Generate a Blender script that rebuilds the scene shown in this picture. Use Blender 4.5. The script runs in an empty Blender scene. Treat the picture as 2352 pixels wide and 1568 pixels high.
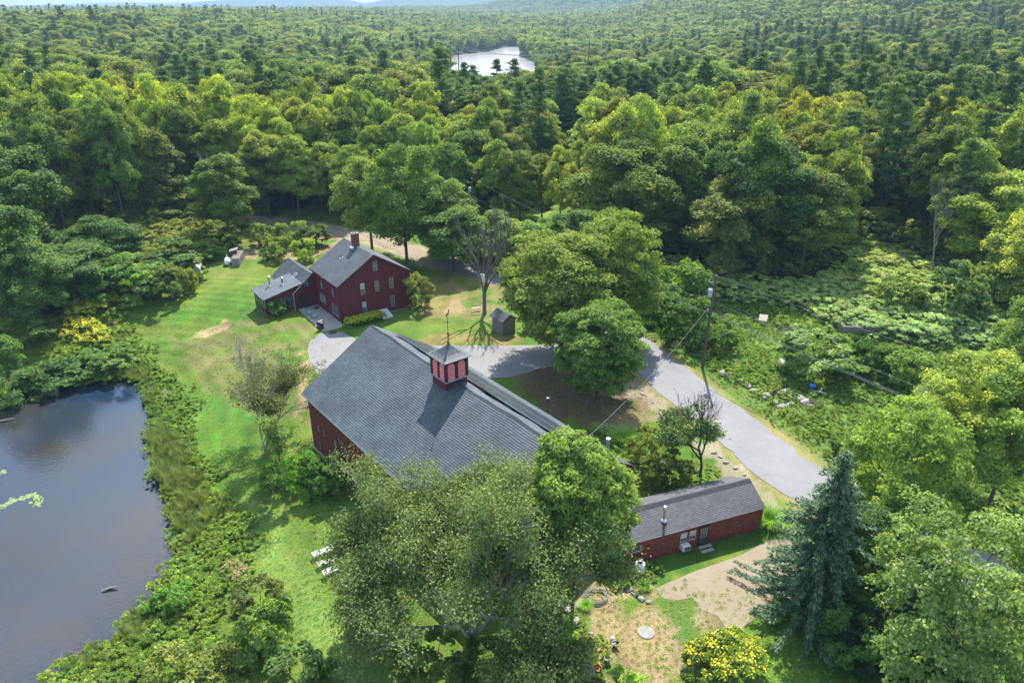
import bpy, math, random
import numpy as np
from mathutils import Vector, Matrix
S = bpy.context.scene; COL = S.collection
rng = np.random.default_rng(7); random.seed(7)
# ------------------------------------------------------------------ camera, sky, sun, exposure
CAM_H = 38.0; PITCH = math.radians(24.9)
cam_d = bpy.data.cameras.new('camera'); cam = bpy.data.objects.new('camera', cam_d); COL.objects.link(cam)
cam.location = (0, 0, CAM_H); cam.rotation_euler = (math.pi/2-PITCH, 0, 0)
cam_d.sensor_width = 36; cam_d.lens = 36*1665.2/2352; cam_d.clip_start = .5; cam_d.clip_end = 30000
S.camera = cam
SUN_EL = math.radians(52); SUN_AZ = math.radians(9)       # azimuth: from +Y towards +X
W = bpy.data.worlds.new('World'); S.world = W; W.use_nodes = True
nt = W.node_tree; nt.nodes.clear()
def nd(t, kind, **kw):
    n = t.nodes.new(kind)
    for k, v in kw.items():
        if k.startswith('i_'):
            k2 = k[2:]; n.inputs[int(k2) if k2.isdigit() else k2.replace('_', ' ')].default_value = v
        else: setattr(n, k, v)
    return n
sky = nd(nt, 'ShaderNodeTexSky', sky_type='NISHITA', sun_disc=False, sun_elevation=SUN_EL, sun_rotation=SUN_AZ, altitude=200, air_density=1.0, dust_density=1.2, ozone_density=1.5)
tc = nd(nt, 'ShaderNodeTexCoord'); mp = nd(nt, 'ShaderNodeMapping'); mp.inputs['Scale'].default_value = (1, 1, 4.0)
cl = nd(nt, 'ShaderNodeTexNoise', i_Scale=2.2, i_Detail=6.0, i_Roughness=.58)
cr = nd(nt, 'ShaderNodeValToRGB'); cr.color_ramp.elements[0].position = .50; cr.color_ramp.elements[1].position = .70
cmx = nd(nt, 'ShaderNodeMixRGB'); cmx.inputs[2].default_value = (7.2, 7.6, 8.2, 1)
bg = nd(nt, 'ShaderNodeBackground', i_Strength=.15); wo = nd(nt, 'ShaderNodeOutputWorld')
L = nt.links.new
L(tc.outputs['Generated'], mp.inputs[0]); L(mp.outputs[0], cl.inputs['Vector']); L(cl.outputs['Fac'], cr.inputs[0])
L(cr.outputs[0], cmx.inputs[0]); L(sky.outputs[0], cmx.inputs[1]); L(cmx.outputs[0], bg.inputs[0]); L(bg.outputs[0], wo.inputs[0])
sd = bpy.data.lights.new('sun', 'SUN'); sd.energy = 4.8; sd.angle = math.radians(.5); sd.color = (1, .955, .88)
sun = bpy.data.objects.new('sun', sd); COL.objects.link(sun)
sv = Vector((math.sin(SUN_AZ)*math.cos(SUN_EL), math.cos(SUN_AZ)*math.cos(SUN_EL), math.sin(SUN_EL)))
sun.rotation_euler = sv.to_track_quat('Z', 'Y').to_euler(); sun.location = (0, 0, 120)
S.view_settings.view_transform = 'Standard'; S.view_settings.look = 'None'; S.view_settings.gamma = 1
S.view_settings.use_curve_mapping = False; S.view_settings.exposure = 1.06
S.render.engine = 'CYCLES'
S.cycles.max_bounces = 9; S.cycles.diffuse_bounces = 6; S.cycles.glossy_bounces = 3; S.cycles.transmission_bounces = 6
S.cycles.transparent_max_bounces = 6; S.cycles.volume_bounces = 0; S.cycles.use_adaptive_sampling = True; S.cycles.adaptive_threshold = .01
S.cycles.caustics_reflective = False; S.cycles.caustics_refractive = False
# ------------------------------------------------------------------ ground shape
F_ = 1665.2; cp, sp = math.cos(PITCH), math.sin(PITCH)
def ss(t): t = np.clip(t, 0, 1); return t*t*(3-2*t)
def U(px, py, z=0.):
    """a point of the plan: where a sight line reaches height z (survey units: frame 2352 wide)"""
    u = (px-1176)/F_; v = (py-784)/F_; t = (CAM_H-z)/(sp+v*cp)
    return np.array([u*t, (cp-v*sp)*t])
def PR(x, y, z):
    dz = z-CAM_H; d = y*cp-dz*sp; up = y*sp+dz*cp
    d = np.where(d > .5, d, .5)
    return 1176+F_*x/d, 784-F_*up/d
POND_Z = -2.6
POND = np.array([U(a, b, POND_Z) for a, b in [(-60,955),(60,900),(130,886),(200,872),(290,874),(320,884),(338,930),(356,975),(345,1000),(345,1040),(355,1090),(375,1130),(392,1180),(408,1230),(408,1262),(392,1310),(365,1350),(345,1375),(340,1402),(290,1436),(270,1475),(200,1505),(140,1540),(70,1575),(-20,1640),(-250,1700),(-560,1560),(-600,1200),(-300,1010)]])
def inpoly(x, y, P):
    x = np.asarray(x, float); y = np.asarray(y, float); c = np.zeros(x.shape, bool); n = len(P)
    for i in range(n):
        x1, y1 = P[i]; x2, y2 = P[i-1]
        if y1 == y2: continue
        c ^= ((y1 > y) != (y2 > y)) & (x < (x2-x1)*(y-y1)/(y2-y1)+x1)
    return c
def distline(x, y, P, closed=False):
    x = np.asarray(x, float); y = np.asarray(y, float); d = np.full(x.shape, 1e9)
    for i in range(0 if closed else 1, len(P)):
        a = P[i-1]; b = P[i]; ab = b-a; l2 = ab@ab
        t = np.clip(((x-a[0])*ab[0]+(y-a[1])*ab[1])/l2, 0, 1)
        d = np.minimum(d, np.hypot(x-a[0]-t*ab[0], y-a[1]-t*ab[1]))
    return d
def vnoise(x, y, s=1., seed=0):
    """value noise, 0..1"""
    x = np.asarray(x, float)*s+seed*17.3; y = np.asarray(y, float)*s-seed*9.1
    xi = np.floor(x); yi = np.floor(y); fx = x-xi; fy = y-yi; fx = fx*fx*(3-2*fx); fy = fy*fy*(3-2*fy)
    def h(a, b):
        v = np.sin(a*127.1+b*311.7+seed*74.7)*43758.5453; return v-np.floor(v)
    return (h(xi, yi)*(1-fx)+h(xi+1, yi)*fx)*(1-fy)+(h(xi, yi+1)*(1-fx)+h(xi+1, yi+1)*fx)*fy
def fbm(x, y, s=1., seed=0, o=4):
    r = 0; a = .5; t = 0
    for i in range(o): r = r+a*vnoise(x, y, s*2**i, seed+i); t += a; a *= .55
    return r/t
LAKE_Z = -12.
FLAT = np.array([U(*p) for p in [(700,830),(706,790),(650,740),(640,690),(800,560),(1000,620),(1300,760),(1250,880),(1120,870),(950,860),(760,890),(725,860)]])
LK = [(1022,200),(1033,150),(1040,126),(1080,124),(1120,119),(1150,111),(1170,107),(1196,109),(1192,128),(1225,142),(1243,153),(1228,163),(1245,200)]
LAKE = np.array([U(a, b, LAKE_Z+1.2) for a, b in LK]+[[19, 300], [-38, 300]])
def TH(x, y):
    """terrain height"""
    x = np.asarray(x, float); y = np.asarray(y, float)
    near = (x < 5) & (y < 130)
    d = np.full(x.shape, 99.)
    if near.any():
        dd = distline(x[near], y[near], POND, True); i = inpoly(x[near], y[near], POND); d[near] = np.where(i, -dd, dd)
    h = np.where(d < 0, POND_Z-.15-np.clip(-d*.35, 0, 1.2), (POND_Z+.12)*(1-ss(d/26)))
    w = np.ones_like(h)
    if near.any(): dd = distline(x[near], y[near], FLAT, True); w[near] = np.where(inpoly(x[near], y[near], FLAT), 0, ss(dd/9))
    h = np.where(d < 0, h, h*w)
    far = ss((y-190)/120)
    h = h+far*((fbm(x, y, .0055, 3)-.5)*20)
    h = h-11.5*ss((y-200)/140)*np.exp(-((x-5)/230)**2)*(1-ss((y-1000)/500))
    h = h+200*np.tanh(.25*np.logaddexp(0, (x-185)/40)*40/180)*ss((y-260)/760)*(1+.35*(fbm(x, y, .004, 9)-.5))*(1-.75*ss((y-1500)/600))
    h = h+9*ss((-x-60)/300)*ss((y-240)/500)
    h = h+235*np.exp(-((x-540)/430)**2-((y-3300)/520)**2)
    for px, Yh, a, sx in ((560, 6200, 62, 420), (760, 6500, 76, 330), (960, 6000, 80, 380), (640, 8200, 62, 900), (1150, 5600, 100, 500), (250, 7800, 46, 800), (1500, 5200, 240, 700)):
        X0 = (px-1176)/F_*Yh*.92; h = h+a*np.exp(-((x-X0)/sx)**2-((y-Yh)/650)**2)*(.8+.4*fbm(x, y, .002, 5))
    m = (y > 300) & (y < 1200) & (np.abs(x) < 200)
    if m.any():
        dd = distline(x[m], y[m], LAKE, True); i = inpoly(x[m], y[m], LAKE); dd = np.where(i, -dd, dd)
        w = ss((dd-2)/60); h[m] = np.where(dd < 0, LAKE_Z-.5, (LAKE_Z+1.5)*(1-w)+h[m]*w)
    return h
def th(x, y): return float(TH(np.array([x]), np.array([y]))[0])
def G(px, py):
    z = 0.
    for _ in range(8):
        x, y = U(px, py, z); z = th(x, y)
    return np.array([x, y, z])
def Gs(L_): return np.array([G(a, b)[:2] for a, b in L_])
# ------------------------------------------------------------------ materials
MATS = {}
def newmat(name):
    m = bpy.data.materials.new(name); m.use_nodes = True; t = m.node_tree; t.nodes.clear()
    o = nd(t, 'ShaderNodeOutputMaterial'); MATS[name] = m; return m, t, o
def plain(name, col, rough=.6, metal=0., var=.25, scale=3., spec=.4, bump=0., col2=None, stretch=(1, 1, 1), spots=None):
    m, t, o = newmat(name); l = t.links.new
    b = nd(t, 'ShaderNodeBsdfPrincipled', i_Roughness=rough, i_Metallic=metal); b.inputs['Specular IOR Level'].default_value = spec
    c = nd(t, 'ShaderNodeTexCoord'); mpp = nd(t, 'ShaderNodeMapping'); mpp.inputs['Scale'].default_value = stretch; l(c.outputs['Object'], mpp.inputs[0])
    n = nd(t, 'ShaderNodeTexNoise', i_Scale=scale, i_Detail=8., i_Roughness=.65); l(mpp.outputs[0], n.inputs['Vector'])
    r = nd(t, 'ShaderNodeValToRGB'); r.color_ramp.elements[0].position = .3; r.color_ramp.elements[1].position = .7
    c2 = col2 or tuple(min(1, x*(1+var)) for x in col)
    r.color_ramp.elements[0].color = (*[x*(1-var) for x in col], 1); r.color_ramp.elements[1].color = (*c2, 1)
    l(n.outputs['Fac'], r.inputs[0]); outc = r.outputs[0]
    if spots:
        sc, th_, cc, st = spots
        mp2 = nd(t, 'ShaderNodeMapping'); mp2.inputs['Scale'].default_value = st; l(c.outputs['Object'], mp2.inputs[0])
        n2 = nd(t, 'ShaderNodeTexNoise', i_Scale=sc, i_Detail=5., i_Roughness=.7); l(mp2.outputs[0], n2.inputs['Vector'])
        r2 = nd(t, 'ShaderNodeValToRGB'); r2.color_ramp.elements[0].position = th_; r2.color_ramp.elements[1].position = th_+.03
        l(n2.outputs['Fac'], r2.inputs[0]); mx = nd(t, 'ShaderNodeMixRGB'); l(r2.outputs[0], mx.inputs[0]); l(outc, mx.inputs[1]); mx.inputs[2].default_value = (*cc, 1); outc = mx.outputs[0]
    l(outc, b.inputs['Base Color'])
    if bump:
        bb = nd(t, 'ShaderNodeBump', i_Strength=bump, i_Distance=.03); l(n.outputs['Fac'], bb.inputs['Height']); l(bb.outputs[0], b.inputs['Normal'])
    l(b.outputs[0], o.inputs[0]); return m
def leafmat(name, col, trans=.45, var=.22, hue=.018, gloss=.015):
    """leaf: diffuse + translucent; tone attribute is each leaf's own colour, object colour the tree's"""
    m, t, o = newmat(name); l = t.links.new
    oi = nd(t, 'ShaderNodeObjectInfo'); at = nd(t, 'ShaderNodeAttribute', attribute_name='tone')
    hs = nd(t, 'ShaderNodeHueSaturation'); hs.inputs['Color'].default_value = (*col, 1)
    mh = nd(t, 'ShaderNodeMapRange'); mh.inputs['To Min'].default_value = .5-hue; mh.inputs['To Max'].default_value = .5+hue*.8; l(oi.outputs['Random'], mh.inputs[0]); 
    ma = nd(t, 'ShaderNodeMath', operation='MULTIPLY_ADD'); l(at.outputs['Fac'], ma.inputs[0]); ma.inputs[1].default_value = -.035; 
    ad = nd(t, 'ShaderNodeMath', operation='ADD', i_1=.035); l(mh.outputs[0], ad.inputs[0]); l(ad.outputs[0], ma.inputs[2]); l(ma.outputs[0], hs.inputs['Hue'])
    fr = nd(t, 'ShaderNodeMath', operation='FRACT'); m7 = nd(t, 'ShaderNodeMath', operation='MULTIPLY', i_1=7.31); l(oi.outputs['Random'], m7.inputs[0]); l(m7.outputs[0], fr.inputs[0])
    mv = nd(t, 'ShaderNodeMapRange'); mv.inputs['To Min'].default_value = 1-var; mv.inputs['To Max'].default_value = 1+var; l(fr.outputs[0], mv.inputs[0])
    mm = nd(t, 'ShaderNodeMath', operation='MULTIPLY'); l(mv.outputs[0], mm.inputs[0]); l(at.outputs['Fac'], mm.inputs[1]); l(mm.outputs[0], hs.inputs['Value'])
    ln = nd(t, 'ShaderNodeTexNoise', i_Scale=.022, i_Detail=3.); l(oi.outputs['Location'], ln.inputs['Vector'])
    lr = nd(t, 'ShaderNodeValToRGB'); lr.color_ramp.elements[0].position = .38; lr.color_ramp.elements[1].position = .62; lr.color_ramp.elements[0].color = (.78, .9, .98, 1); lr.color_ramp.elements[1].color = (1.14, 1.09, .95, 1); l(ln.outputs['Fac'], lr.inputs[0])
    m0 = nd(t, 'ShaderNodeMixRGB', blend_type='MULTIPLY', i_Fac=1.); l(hs.outputs[0], m0.inputs[1]); l(lr.outputs[0], m0.inputs[2])
    mc = nd(t, 'ShaderNodeMixRGB', blend_type='MULTIPLY', i_Fac=1.); l(m0.outputs[0], mc.inputs[1]); l(oi.outputs['Color'], mc.inputs[2])
    d = nd(t, 'ShaderNodeBsdfDiffuse'); l(mc.outputs[0], d.inputs[0])
    tr = nd(t, 'ShaderNodeBsdfTranslucent'); my = nd(t, 'ShaderNodeMixRGB', blend_type='MULTIPLY', i_Fac=1.); my.inputs[2].default_value = (1.35, 1.25, .45, 1); l(mc.outputs[0], my.inputs[1]); l(my.outputs[0], tr.inputs[0])
    x = nd(t, 'ShaderNodeMixShader', i_0=trans); l(d.outputs[0], x.inputs[1]); l(tr.outputs[0], x.inputs[2])
    g = nd(t, 'ShaderNodeBsdfGlossy', i_Roughness=.55); g.inputs[0].default_value = (.9, .95, 1, 1)
    x2 = nd(t, 'ShaderNodeMixShader', i_0=gloss); l(x.outputs[0], x2.inputs[1]); l(g.outputs[0], x2.inputs[2]); l(x2.outputs[0], o.inputs[0]); return m
leafmat('leaf', (.225, .29, .062), trans=.45, gloss=.015); leafmat('leaf_birch', (.27, .31, .12), trans=.35, gloss=.02); leafmat('leaf_pine', (.13, .20, .066), trans=.25, gloss=.015, var=.18)
leafmat('leaf_spruce', (.085, .125, .10), trans=.1, hue=.01, gloss=.025); leafmat('leaf_weed', (.27, .38, .07), trans=.45, gloss=.012)
leafmat('leaf_knot', (.36, .47, .14), trans=.4); leafmat('leaf_reed', (.22, .27, .085), trans=.35); leafmat('petal_yellow', (.80, .68, .05), trans=.3, hue=.01, var=.1); leafmat('petal_white', (.7, .7, .68), trans=.2, hue=.0)
leafmat('petal_pink', (.55, .25, .32), trans=.2, hue=.0); leafmat('straw', (.30, .24, .13), trans=.3, hue=.01)
plain('bark', (.10, .085, .07), .9, var=.35, scale=4, stretch=(3, 3, .6)); plain('bark_birch', (.27, .26, .24), .8, var=.35, scale=3)
plain('bark_grey', (.14, .125, .11), .9, var=.3, scale=4); plain('bark_dark', (.045, .038, .033), .9, var=.3, scale=4)
def redmat(name, col, spots=None): return plain(name, col, .55, var=.18, scale=1.2, spec=.35, stretch=(1, 1, 2.5), spots=spots)
redmat('red_house', (.105, .015, .022)); redmat('red_barn', (.125, .021, .019), (9., .70, (.33, .27, .24), (1, 1, 3)))
redmat('red_cottage', (.185, .033, .029), (1.6, .61, (.42, .34, .3), (1.2, 1.2, 11)))
plain('maroon_trim', (.06, .012, .016), .55); plain('pink_louver', (.78, .25, .24), .6, var=.18, scale=5); plain('white_paint', (.62, .62, .6), .5, var=.12)
plain('trim_light', (.42, .42, .4), .55); plain('dark_door', (.025, .025, .028), .4); plain('grey_door', (.06, .065, .07), .45)
plain('concrete', (.36, .33, .28), .85, var=.14, scale=.8); plain('stone', (.25, .235, .21), .85, var=.4, scale=3., bump=.3); plain('stone_pale', (.27, .26, .24), .85, var=.25, scale=3., bump=.3)
plain('metal_grey', (.35, .36, .38), .35, .8); plain('metal_bright', (.6, .61, .63), .3, .85); plain('metal_dark', (.05, .052, .055), .45, .4)
plain('copper', (.34, .16, .07), .4, .8); plain('plastic_white', (.75, .76, .77), .4, var=.06); plain('plastic_blue', (.02, .2, .55), .4); plain('teal_paint', (.22, .42, .45), .55)
plain('brick', (.22, .085, .05), .85, var=.35, scale=9); plain('wood_grey', (.2, .19, .175), .85, var=.3, scale=3, stretch=(1, 1, 6)); plain('wood_brown', (.13, .09, .06), .85, var=.3, stretch=(1, 1, .3), scale=6)
plain('wood_pale', (.42, .38, .32), .8, var=.25); plain('log_ends', (.33, .29, .25), .9, var=.5, scale=12); plain('hose_green', (.12, .17, .13), .5); plain('terracotta', (.42, .14, .07), .7)
plain('sign_brown', (.24, .10, .05), .6, var=.3, scale=6); plain('wire', (.2, .21, .22), .45, .2, var=.05); plain('curtain', (.55, .53, .48), .8)
plain('fabric_white', (.55, .55, .57), .85, var=.2, scale=4); plain('insulator', (.4, .5, .56), .35); plain('transformer', (.42, .5, .56), .45); plain('lilypad', (.2, .27, .1), .45, var=.4, scale=2)
plain('brass_pipe', (.42, .38, .3), .35, .75); plain('metal_roof', (.42, .4, .42), .4, .6)
plain('solar_glass', (.05, .06, .075), .3, .3, var=.25, scale=2, spec=.6)
def glassmat():
    m, t, o = newmat('window_glass'); b = nd(t, 'ShaderNodeBsdfPrincipled', i_Roughness=.06); b.inputs['Base Color'].default_value = (.06, .075, .085, 1); b.inputs['Specular IOR Level'].default_value = .9
    t.links.new(b.outputs[0], o.inputs[0])
glassmat()
def shingles(name, ca, cb, tab=.32, row=.15, rough=.62, streak=.5):
    m, t, o = newmat(name); l = t.links.new
    uv = nd(t, 'ShaderNodeUVMap'); b = nd(t, 'ShaderNodeBsdfPrincipled', i_Roughness=rough); b.inputs['Specular IOR Level'].default_value = .5
    br = nd(t, 'ShaderNodeTexBrick', offset=.5, i_Scale=1.); br.inputs['Brick Width'].default_value = tab; br.inputs['Row Height'].default_value = row; br.inputs['Mortar Size'].default_value = .014
    br.inputs['Color1'].default_value = (*ca, 1); br.inputs['Color2'].default_value = (*cb, 1); br.inputs['Mortar'].default_value = (*[x*.4 for x in ca], 1); l(uv.outputs[0], br.inputs['Vector'])
    n = nd(t, 'ShaderNodeTexNoise', i_Scale=.45, i_Detail=7., i_Roughness=.6); l(uv.outputs[0], n.inputs['Vector'])
    mr = nd(t, 'ShaderNodeMapRange'); mr.inputs['To Min'].default_value = 1-streak*.85; mr.inputs['To Max'].default_value = 1+streak*.85; mr.inputs['From Min'].default_value = .25; mr.inputs['From Max'].default_value = .75; l(n.outputs['Fac'], mr.inputs[0])
    w = nd(t, 'ShaderNodeTexNoise', i_Scale=28., i_Detail=3.); l(uv.outputs[0], w.inputs['Vector'])
    mw = nd(t, 'ShaderNodeMapRange'); mw.inputs['To Min'].default_value = .6; mw.inputs['To Max'].default_value = 1.4; mw.inputs['From Min'].default_value = .3; mw.inputs['From Max'].default_value = .7; l(w.outputs['Fac'], mw.inputs[0])
    mu = nd(t, 'ShaderNodeMath', operation='MULTIPLY'); l(mr.outputs[0], mu.inputs[0]); l(mw.outputs[0], mu.inputs[1])
    hs = nd(t, 'ShaderNodeHueSaturation'); l(br.outputs[0], hs.inputs['Color']); l(mu.outputs[0], hs.inputs['Value']); l(hs.outputs[0], b.inputs['Base Color']); l(b.outputs[0], o.inputs[0])
shingles('roof_barn', (.045, .060, .072), (.078, .097, .112)); shingles('roof_house', (.05, .058, .067), (.08, .09, .102)); shingles('roof_cottage', (.055, .058, .065), (.095, .1, .11))
shingles('roof_porch', (.065, .083, .098), (.092, .112, .128)); shingles('roof_cupola', (.05, .064, .073), (.082, .098, .106), tab=.2, row=.1)
def groundmat():
    m, t, o = newmat('ground_cover'); l = t.links.new
    a = nd(t, 'ShaderNodeAttribute', attribute_name='Col'); g = nd(t, 'ShaderNodeNewGeometry')
    n1 = nd(t, 'ShaderNodeTexNoise', i_Scale=.35, i_Detail=6., i_Roughness=.6); n2 = nd(t, 'ShaderNodeTexNoise', i_Scale=7., i_Detail=6., i_Roughness=.75)
    mp_ = nd(t, 'ShaderNodeMapping'); mp_.inputs['Scale'].default_value = (1, .45, 1); mp_.inputs['Rotation'].default_value = (0, 0, .5); l(g.outputs['Position'], mp_.inputs[0])
    l(mp_.outputs[0], n1.inputs['Vector']); l(g.outputs['Position'], n2.inputs['Vector'])
    r1 = nd(t, 'ShaderNodeMapRange'); r1.inputs['From Min'].default_value = .3; r1.inputs['From Max'].default_value = .7; r1.inputs['To Min'].default_value = .72; r1.inputs['To Max'].default_value = 1.3; l(n1.outputs['Fac'], r1.inputs[0])
    r2 = nd(t, 'ShaderNodeMapRange'); r2.inputs['From Min'].default_value = .3; r2.inputs['From Max'].default_value = .7; r2.inputs['To Min'].default_value = .45; r2.inputs['To Max'].default_value = 1.55; l(n2.outputs['Fac'], r2.inputs[0])
    mu = nd(t, 'ShaderNodeMath', operation='MULTIPLY'); l(r1.outputs[0], mu.inputs[0]); l(r2.outputs[0], mu.inputs[1])
    hs = nd(t, 'ShaderNodeHueSaturation'); l(a.outputs['Color'], hs.inputs['Color']); l(mu.outputs[0], hs.inputs['Value'])
    n3 = nd(t, 'ShaderNodeTexNoise', i_Scale=.8, i_Detail=4.); l(g.outputs['Position'], n3.inputs['Vector'])
    r3 = nd(t, 'ShaderNodeMapRange'); r3.inputs['To Min'].default_value = .475; r3.inputs['To Max'].default_value = .525; r3.inputs['From Min'].default_value = .3; r3.inputs['From Max'].default_value = .7; l(n3.outputs['Fac'], r3.inputs[0]); l(r3.outputs[0], hs.inputs['Hue'])
    b = nd(t, 'ShaderNodeBsdfPrincipled', i_Roughness=.95); b.inputs['Specular IOR Level'].default_value = .15; l(hs.outputs[0], b.inputs['Base Color'])
    bp = nd(t, 'ShaderNodeBump', i_Strength=.8, i_Distance=.12); l(n2.outputs['Fac'], bp.inputs['Height']); l(bp.outputs[0], b.inputs['Normal']); l(b.outputs[0], o.inputs[0])
groundmat()
def asphalt(name, c1, c2, cracks):
    m, t, o = newmat(name); l = t.links.new; g = nd(t, 'ShaderNodeNewGeometry')
    n = nd(t, 'ShaderNodeTexNoise', i_Scale=.3, i_Detail=8., i_Roughness=.7); n2 = nd(t, 'ShaderNodeTexNoise', i_Scale=30., i_Detail=3.); l(g.outputs['Position'], n.inputs['Vector']); l(g.outputs['Position'], n2.inputs['Vector'])
    r = nd(t, 'ShaderNodeValToRGB'); r.color_ramp.elements[0].position = .35; r.color_ramp.elements[1].position = .65; r.color_ramp.elements[0].color = (*c1, 1); r.color_ramp.elements[1].color = (*c2, 1); l(n.outputs['Fac'], r.inputs[0])
    mr = nd(t, 'ShaderNodeMapRange'); mr.inputs['To Min'].default_value = .75; mr.inputs['To Max'].default_value = 1.25; mr.inputs['From Min'].default_value = .3; mr.inputs['From Max'].default_value = .7; l(n2.outputs['Fac'], mr.inputs[0])
    wp = nd(t, 'ShaderNodeTexNoise', i_Scale=.8, i_Detail=3.); l(g.outputs['Position'], wp.inputs['Vector'])
    va = nd(t, 'ShaderNodeVectorMath', operation='MULTIPLY_ADD'); l(wp.outputs['Color'], va.inputs[0]); va.inputs[1].default_value = (1.6, 1.6, 0); l(g.outputs['Position'], va.inputs[2])
    vo = nd(t, 'ShaderNodeTexVoronoi', feature='DISTANCE_TO_EDGE', i_Scale=cracks); l(va.outputs[0], vo.inputs['Vector'])
    cr_ = nd(t, 'ShaderNodeMapRange'); cr_.inputs['From Max'].default_value = .004; cr_.inputs['To Min'].default_value = .72; l(vo.outputs['Distance'], cr_.inputs[0])
    mu = nd(t, 'ShaderNodeMath', operation='MULTIPLY'); l(mr.outputs[0], mu.inputs[0]); l(cr_.outputs[0], mu.inputs[1])
    hs = nd(t, 'ShaderNodeHueSaturation'); l(r.outputs[0], hs.inputs['Color']); l(mu.outputs[0], hs.inputs['Value'])
    b = nd(t, 'ShaderNodeBsdfPrincipled', i_Roughness=.85); b.inputs['Specular IOR Level'].default_value = .3; l(hs.outputs[0], b.inputs['Base Color']); l(b.outputs[0], o.inputs[0])
asphalt('asphalt', (.185, .185, .19), (.225, .225, .23), .16); asphalt('asphalt_drive', (.18, .18, .176), (.225, .22, .215), .12); asphalt('gravel', (.215, .178, .118), (.26, .222, .152), .01)
def water(name, col, ior, rough, bs, bd, sc):
    m, t, o = newmat(name); l = t.links.new; g = nd(t, 'ShaderNodeNewGeometry')
    b = nd(t, 'ShaderNodeBsdfPrincipled', i_Roughness=rough); b.inputs['IOR'].default_value = ior; b.inputs['Base Color'].default_value = (*col, 1)
    n = nd(t, 'ShaderNodeTexNoise', i_Scale=sc, i_Detail=4.); l(g.outputs['Position'], n.inputs['Vector'])
    n2 = nd(t, 'ShaderNodeTexNoise', i_Scale=.09, i_Detail=3.); l(g.outputs['Position'], n2.inputs['Vector'])
    r = nd(t, 'ShaderNodeValToRGB'); r.color_ramp.elements[0].position = .35; r.color_ramp.elements[1].position = .65; r.color_ramp.elements[0].color = (col[0]*2.2, col[1]*1.25, col[2]*.62, 1); r.color_ramp.elements[1].color = (col[0]*.8, col[1]*1.1, col[2]*1.4, 1); l(n2.outputs['Fac'], r.inputs[0]); l(r.outputs[0], b.inputs['Base Color'])  # brown and blue patches painted into the base colour for tree and sky reflections
    bp = nd(t, 'ShaderNodeBump', i_Strength=bs, i_Distance=bd); l(n.outputs['Fac'], bp.inputs['Height']); l(bp.outputs[0], b.inputs['Normal']); l(b.outputs[0], o.inputs[0])
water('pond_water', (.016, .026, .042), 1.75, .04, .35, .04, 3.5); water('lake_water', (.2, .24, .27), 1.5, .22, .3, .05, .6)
# ------------------------------------------------------------------ mesh helpers
def tag(o, label=None, category=None, group=None, kind=None):
    for k, v in (('label', label), ('category', category), ('group', group), ('kind', kind)):
        if v: o[k] = v
    return o
def mesh_np(name, V, Fq, mats, tone=None, mi=None, smooth=False, col=None):
    """V (n,3), Fq (m,k) with k = 3 or 4, or list of such"""
    me = bpy.data.meshes.new(name); Fl = Fq if isinstance(Fq, list) else [Fq]
    Fl = [np.asarray(f, np.int32) for f in Fl if len(f)]
    V = np.asarray(V, np.float32); me.vertices.add(len(V)); me.vertices.foreach_set('co', V.ravel())
    tot = np.concatenate([np.full(len(f), f.shape[1], np.int32) for f in Fl]); lv = np.concatenate([f.ravel() for f in Fl])
    me.loops.add(len(lv)); me.loops.foreach_set('vertex_index', lv); me.polygons.add(len(tot))
    me.polygons.foreach_set('loop_start', np.concatenate([[0], np.cumsum(tot)[:-1]]).astype(np.int32))
    if mi is not None: me.polygons.foreach_set('material_index', np.asarray(mi, np.int32))
    me.polygons.foreach_set('use_smooth', np.full(len(tot), smooth))
    me.update(calc_edges=True)
    if tone is not None:
        a = me.attributes.new('tone', 'FLOAT', 'POINT'); a.data.foreach_set('value', np.asarray(tone, np.float32))
    if col is not None:
        a = me.attributes.new('Col', 'FLOAT_COLOR', 'POINT'); a.data.foreach_set('color', np.asarray(col, np.float32).ravel())
    for m in mats: me.materials.append(MATS[m])
    return me
def link(name, me, parent=None, loc=(0, 0, 0), rz=0, scale=(1, 1, 1), **kw):
    o = bpy.data.objects.new(name, me); COL.objects.link(o); o.location = loc; o.rotation_euler = (0, 0, rz); o.scale = scale
    if parent: o.parent = parent
    tag(o, **kw); return o
def root(name, loc, rz=0, **kw): return link(name, None, None, loc, rz, **kw)
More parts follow.
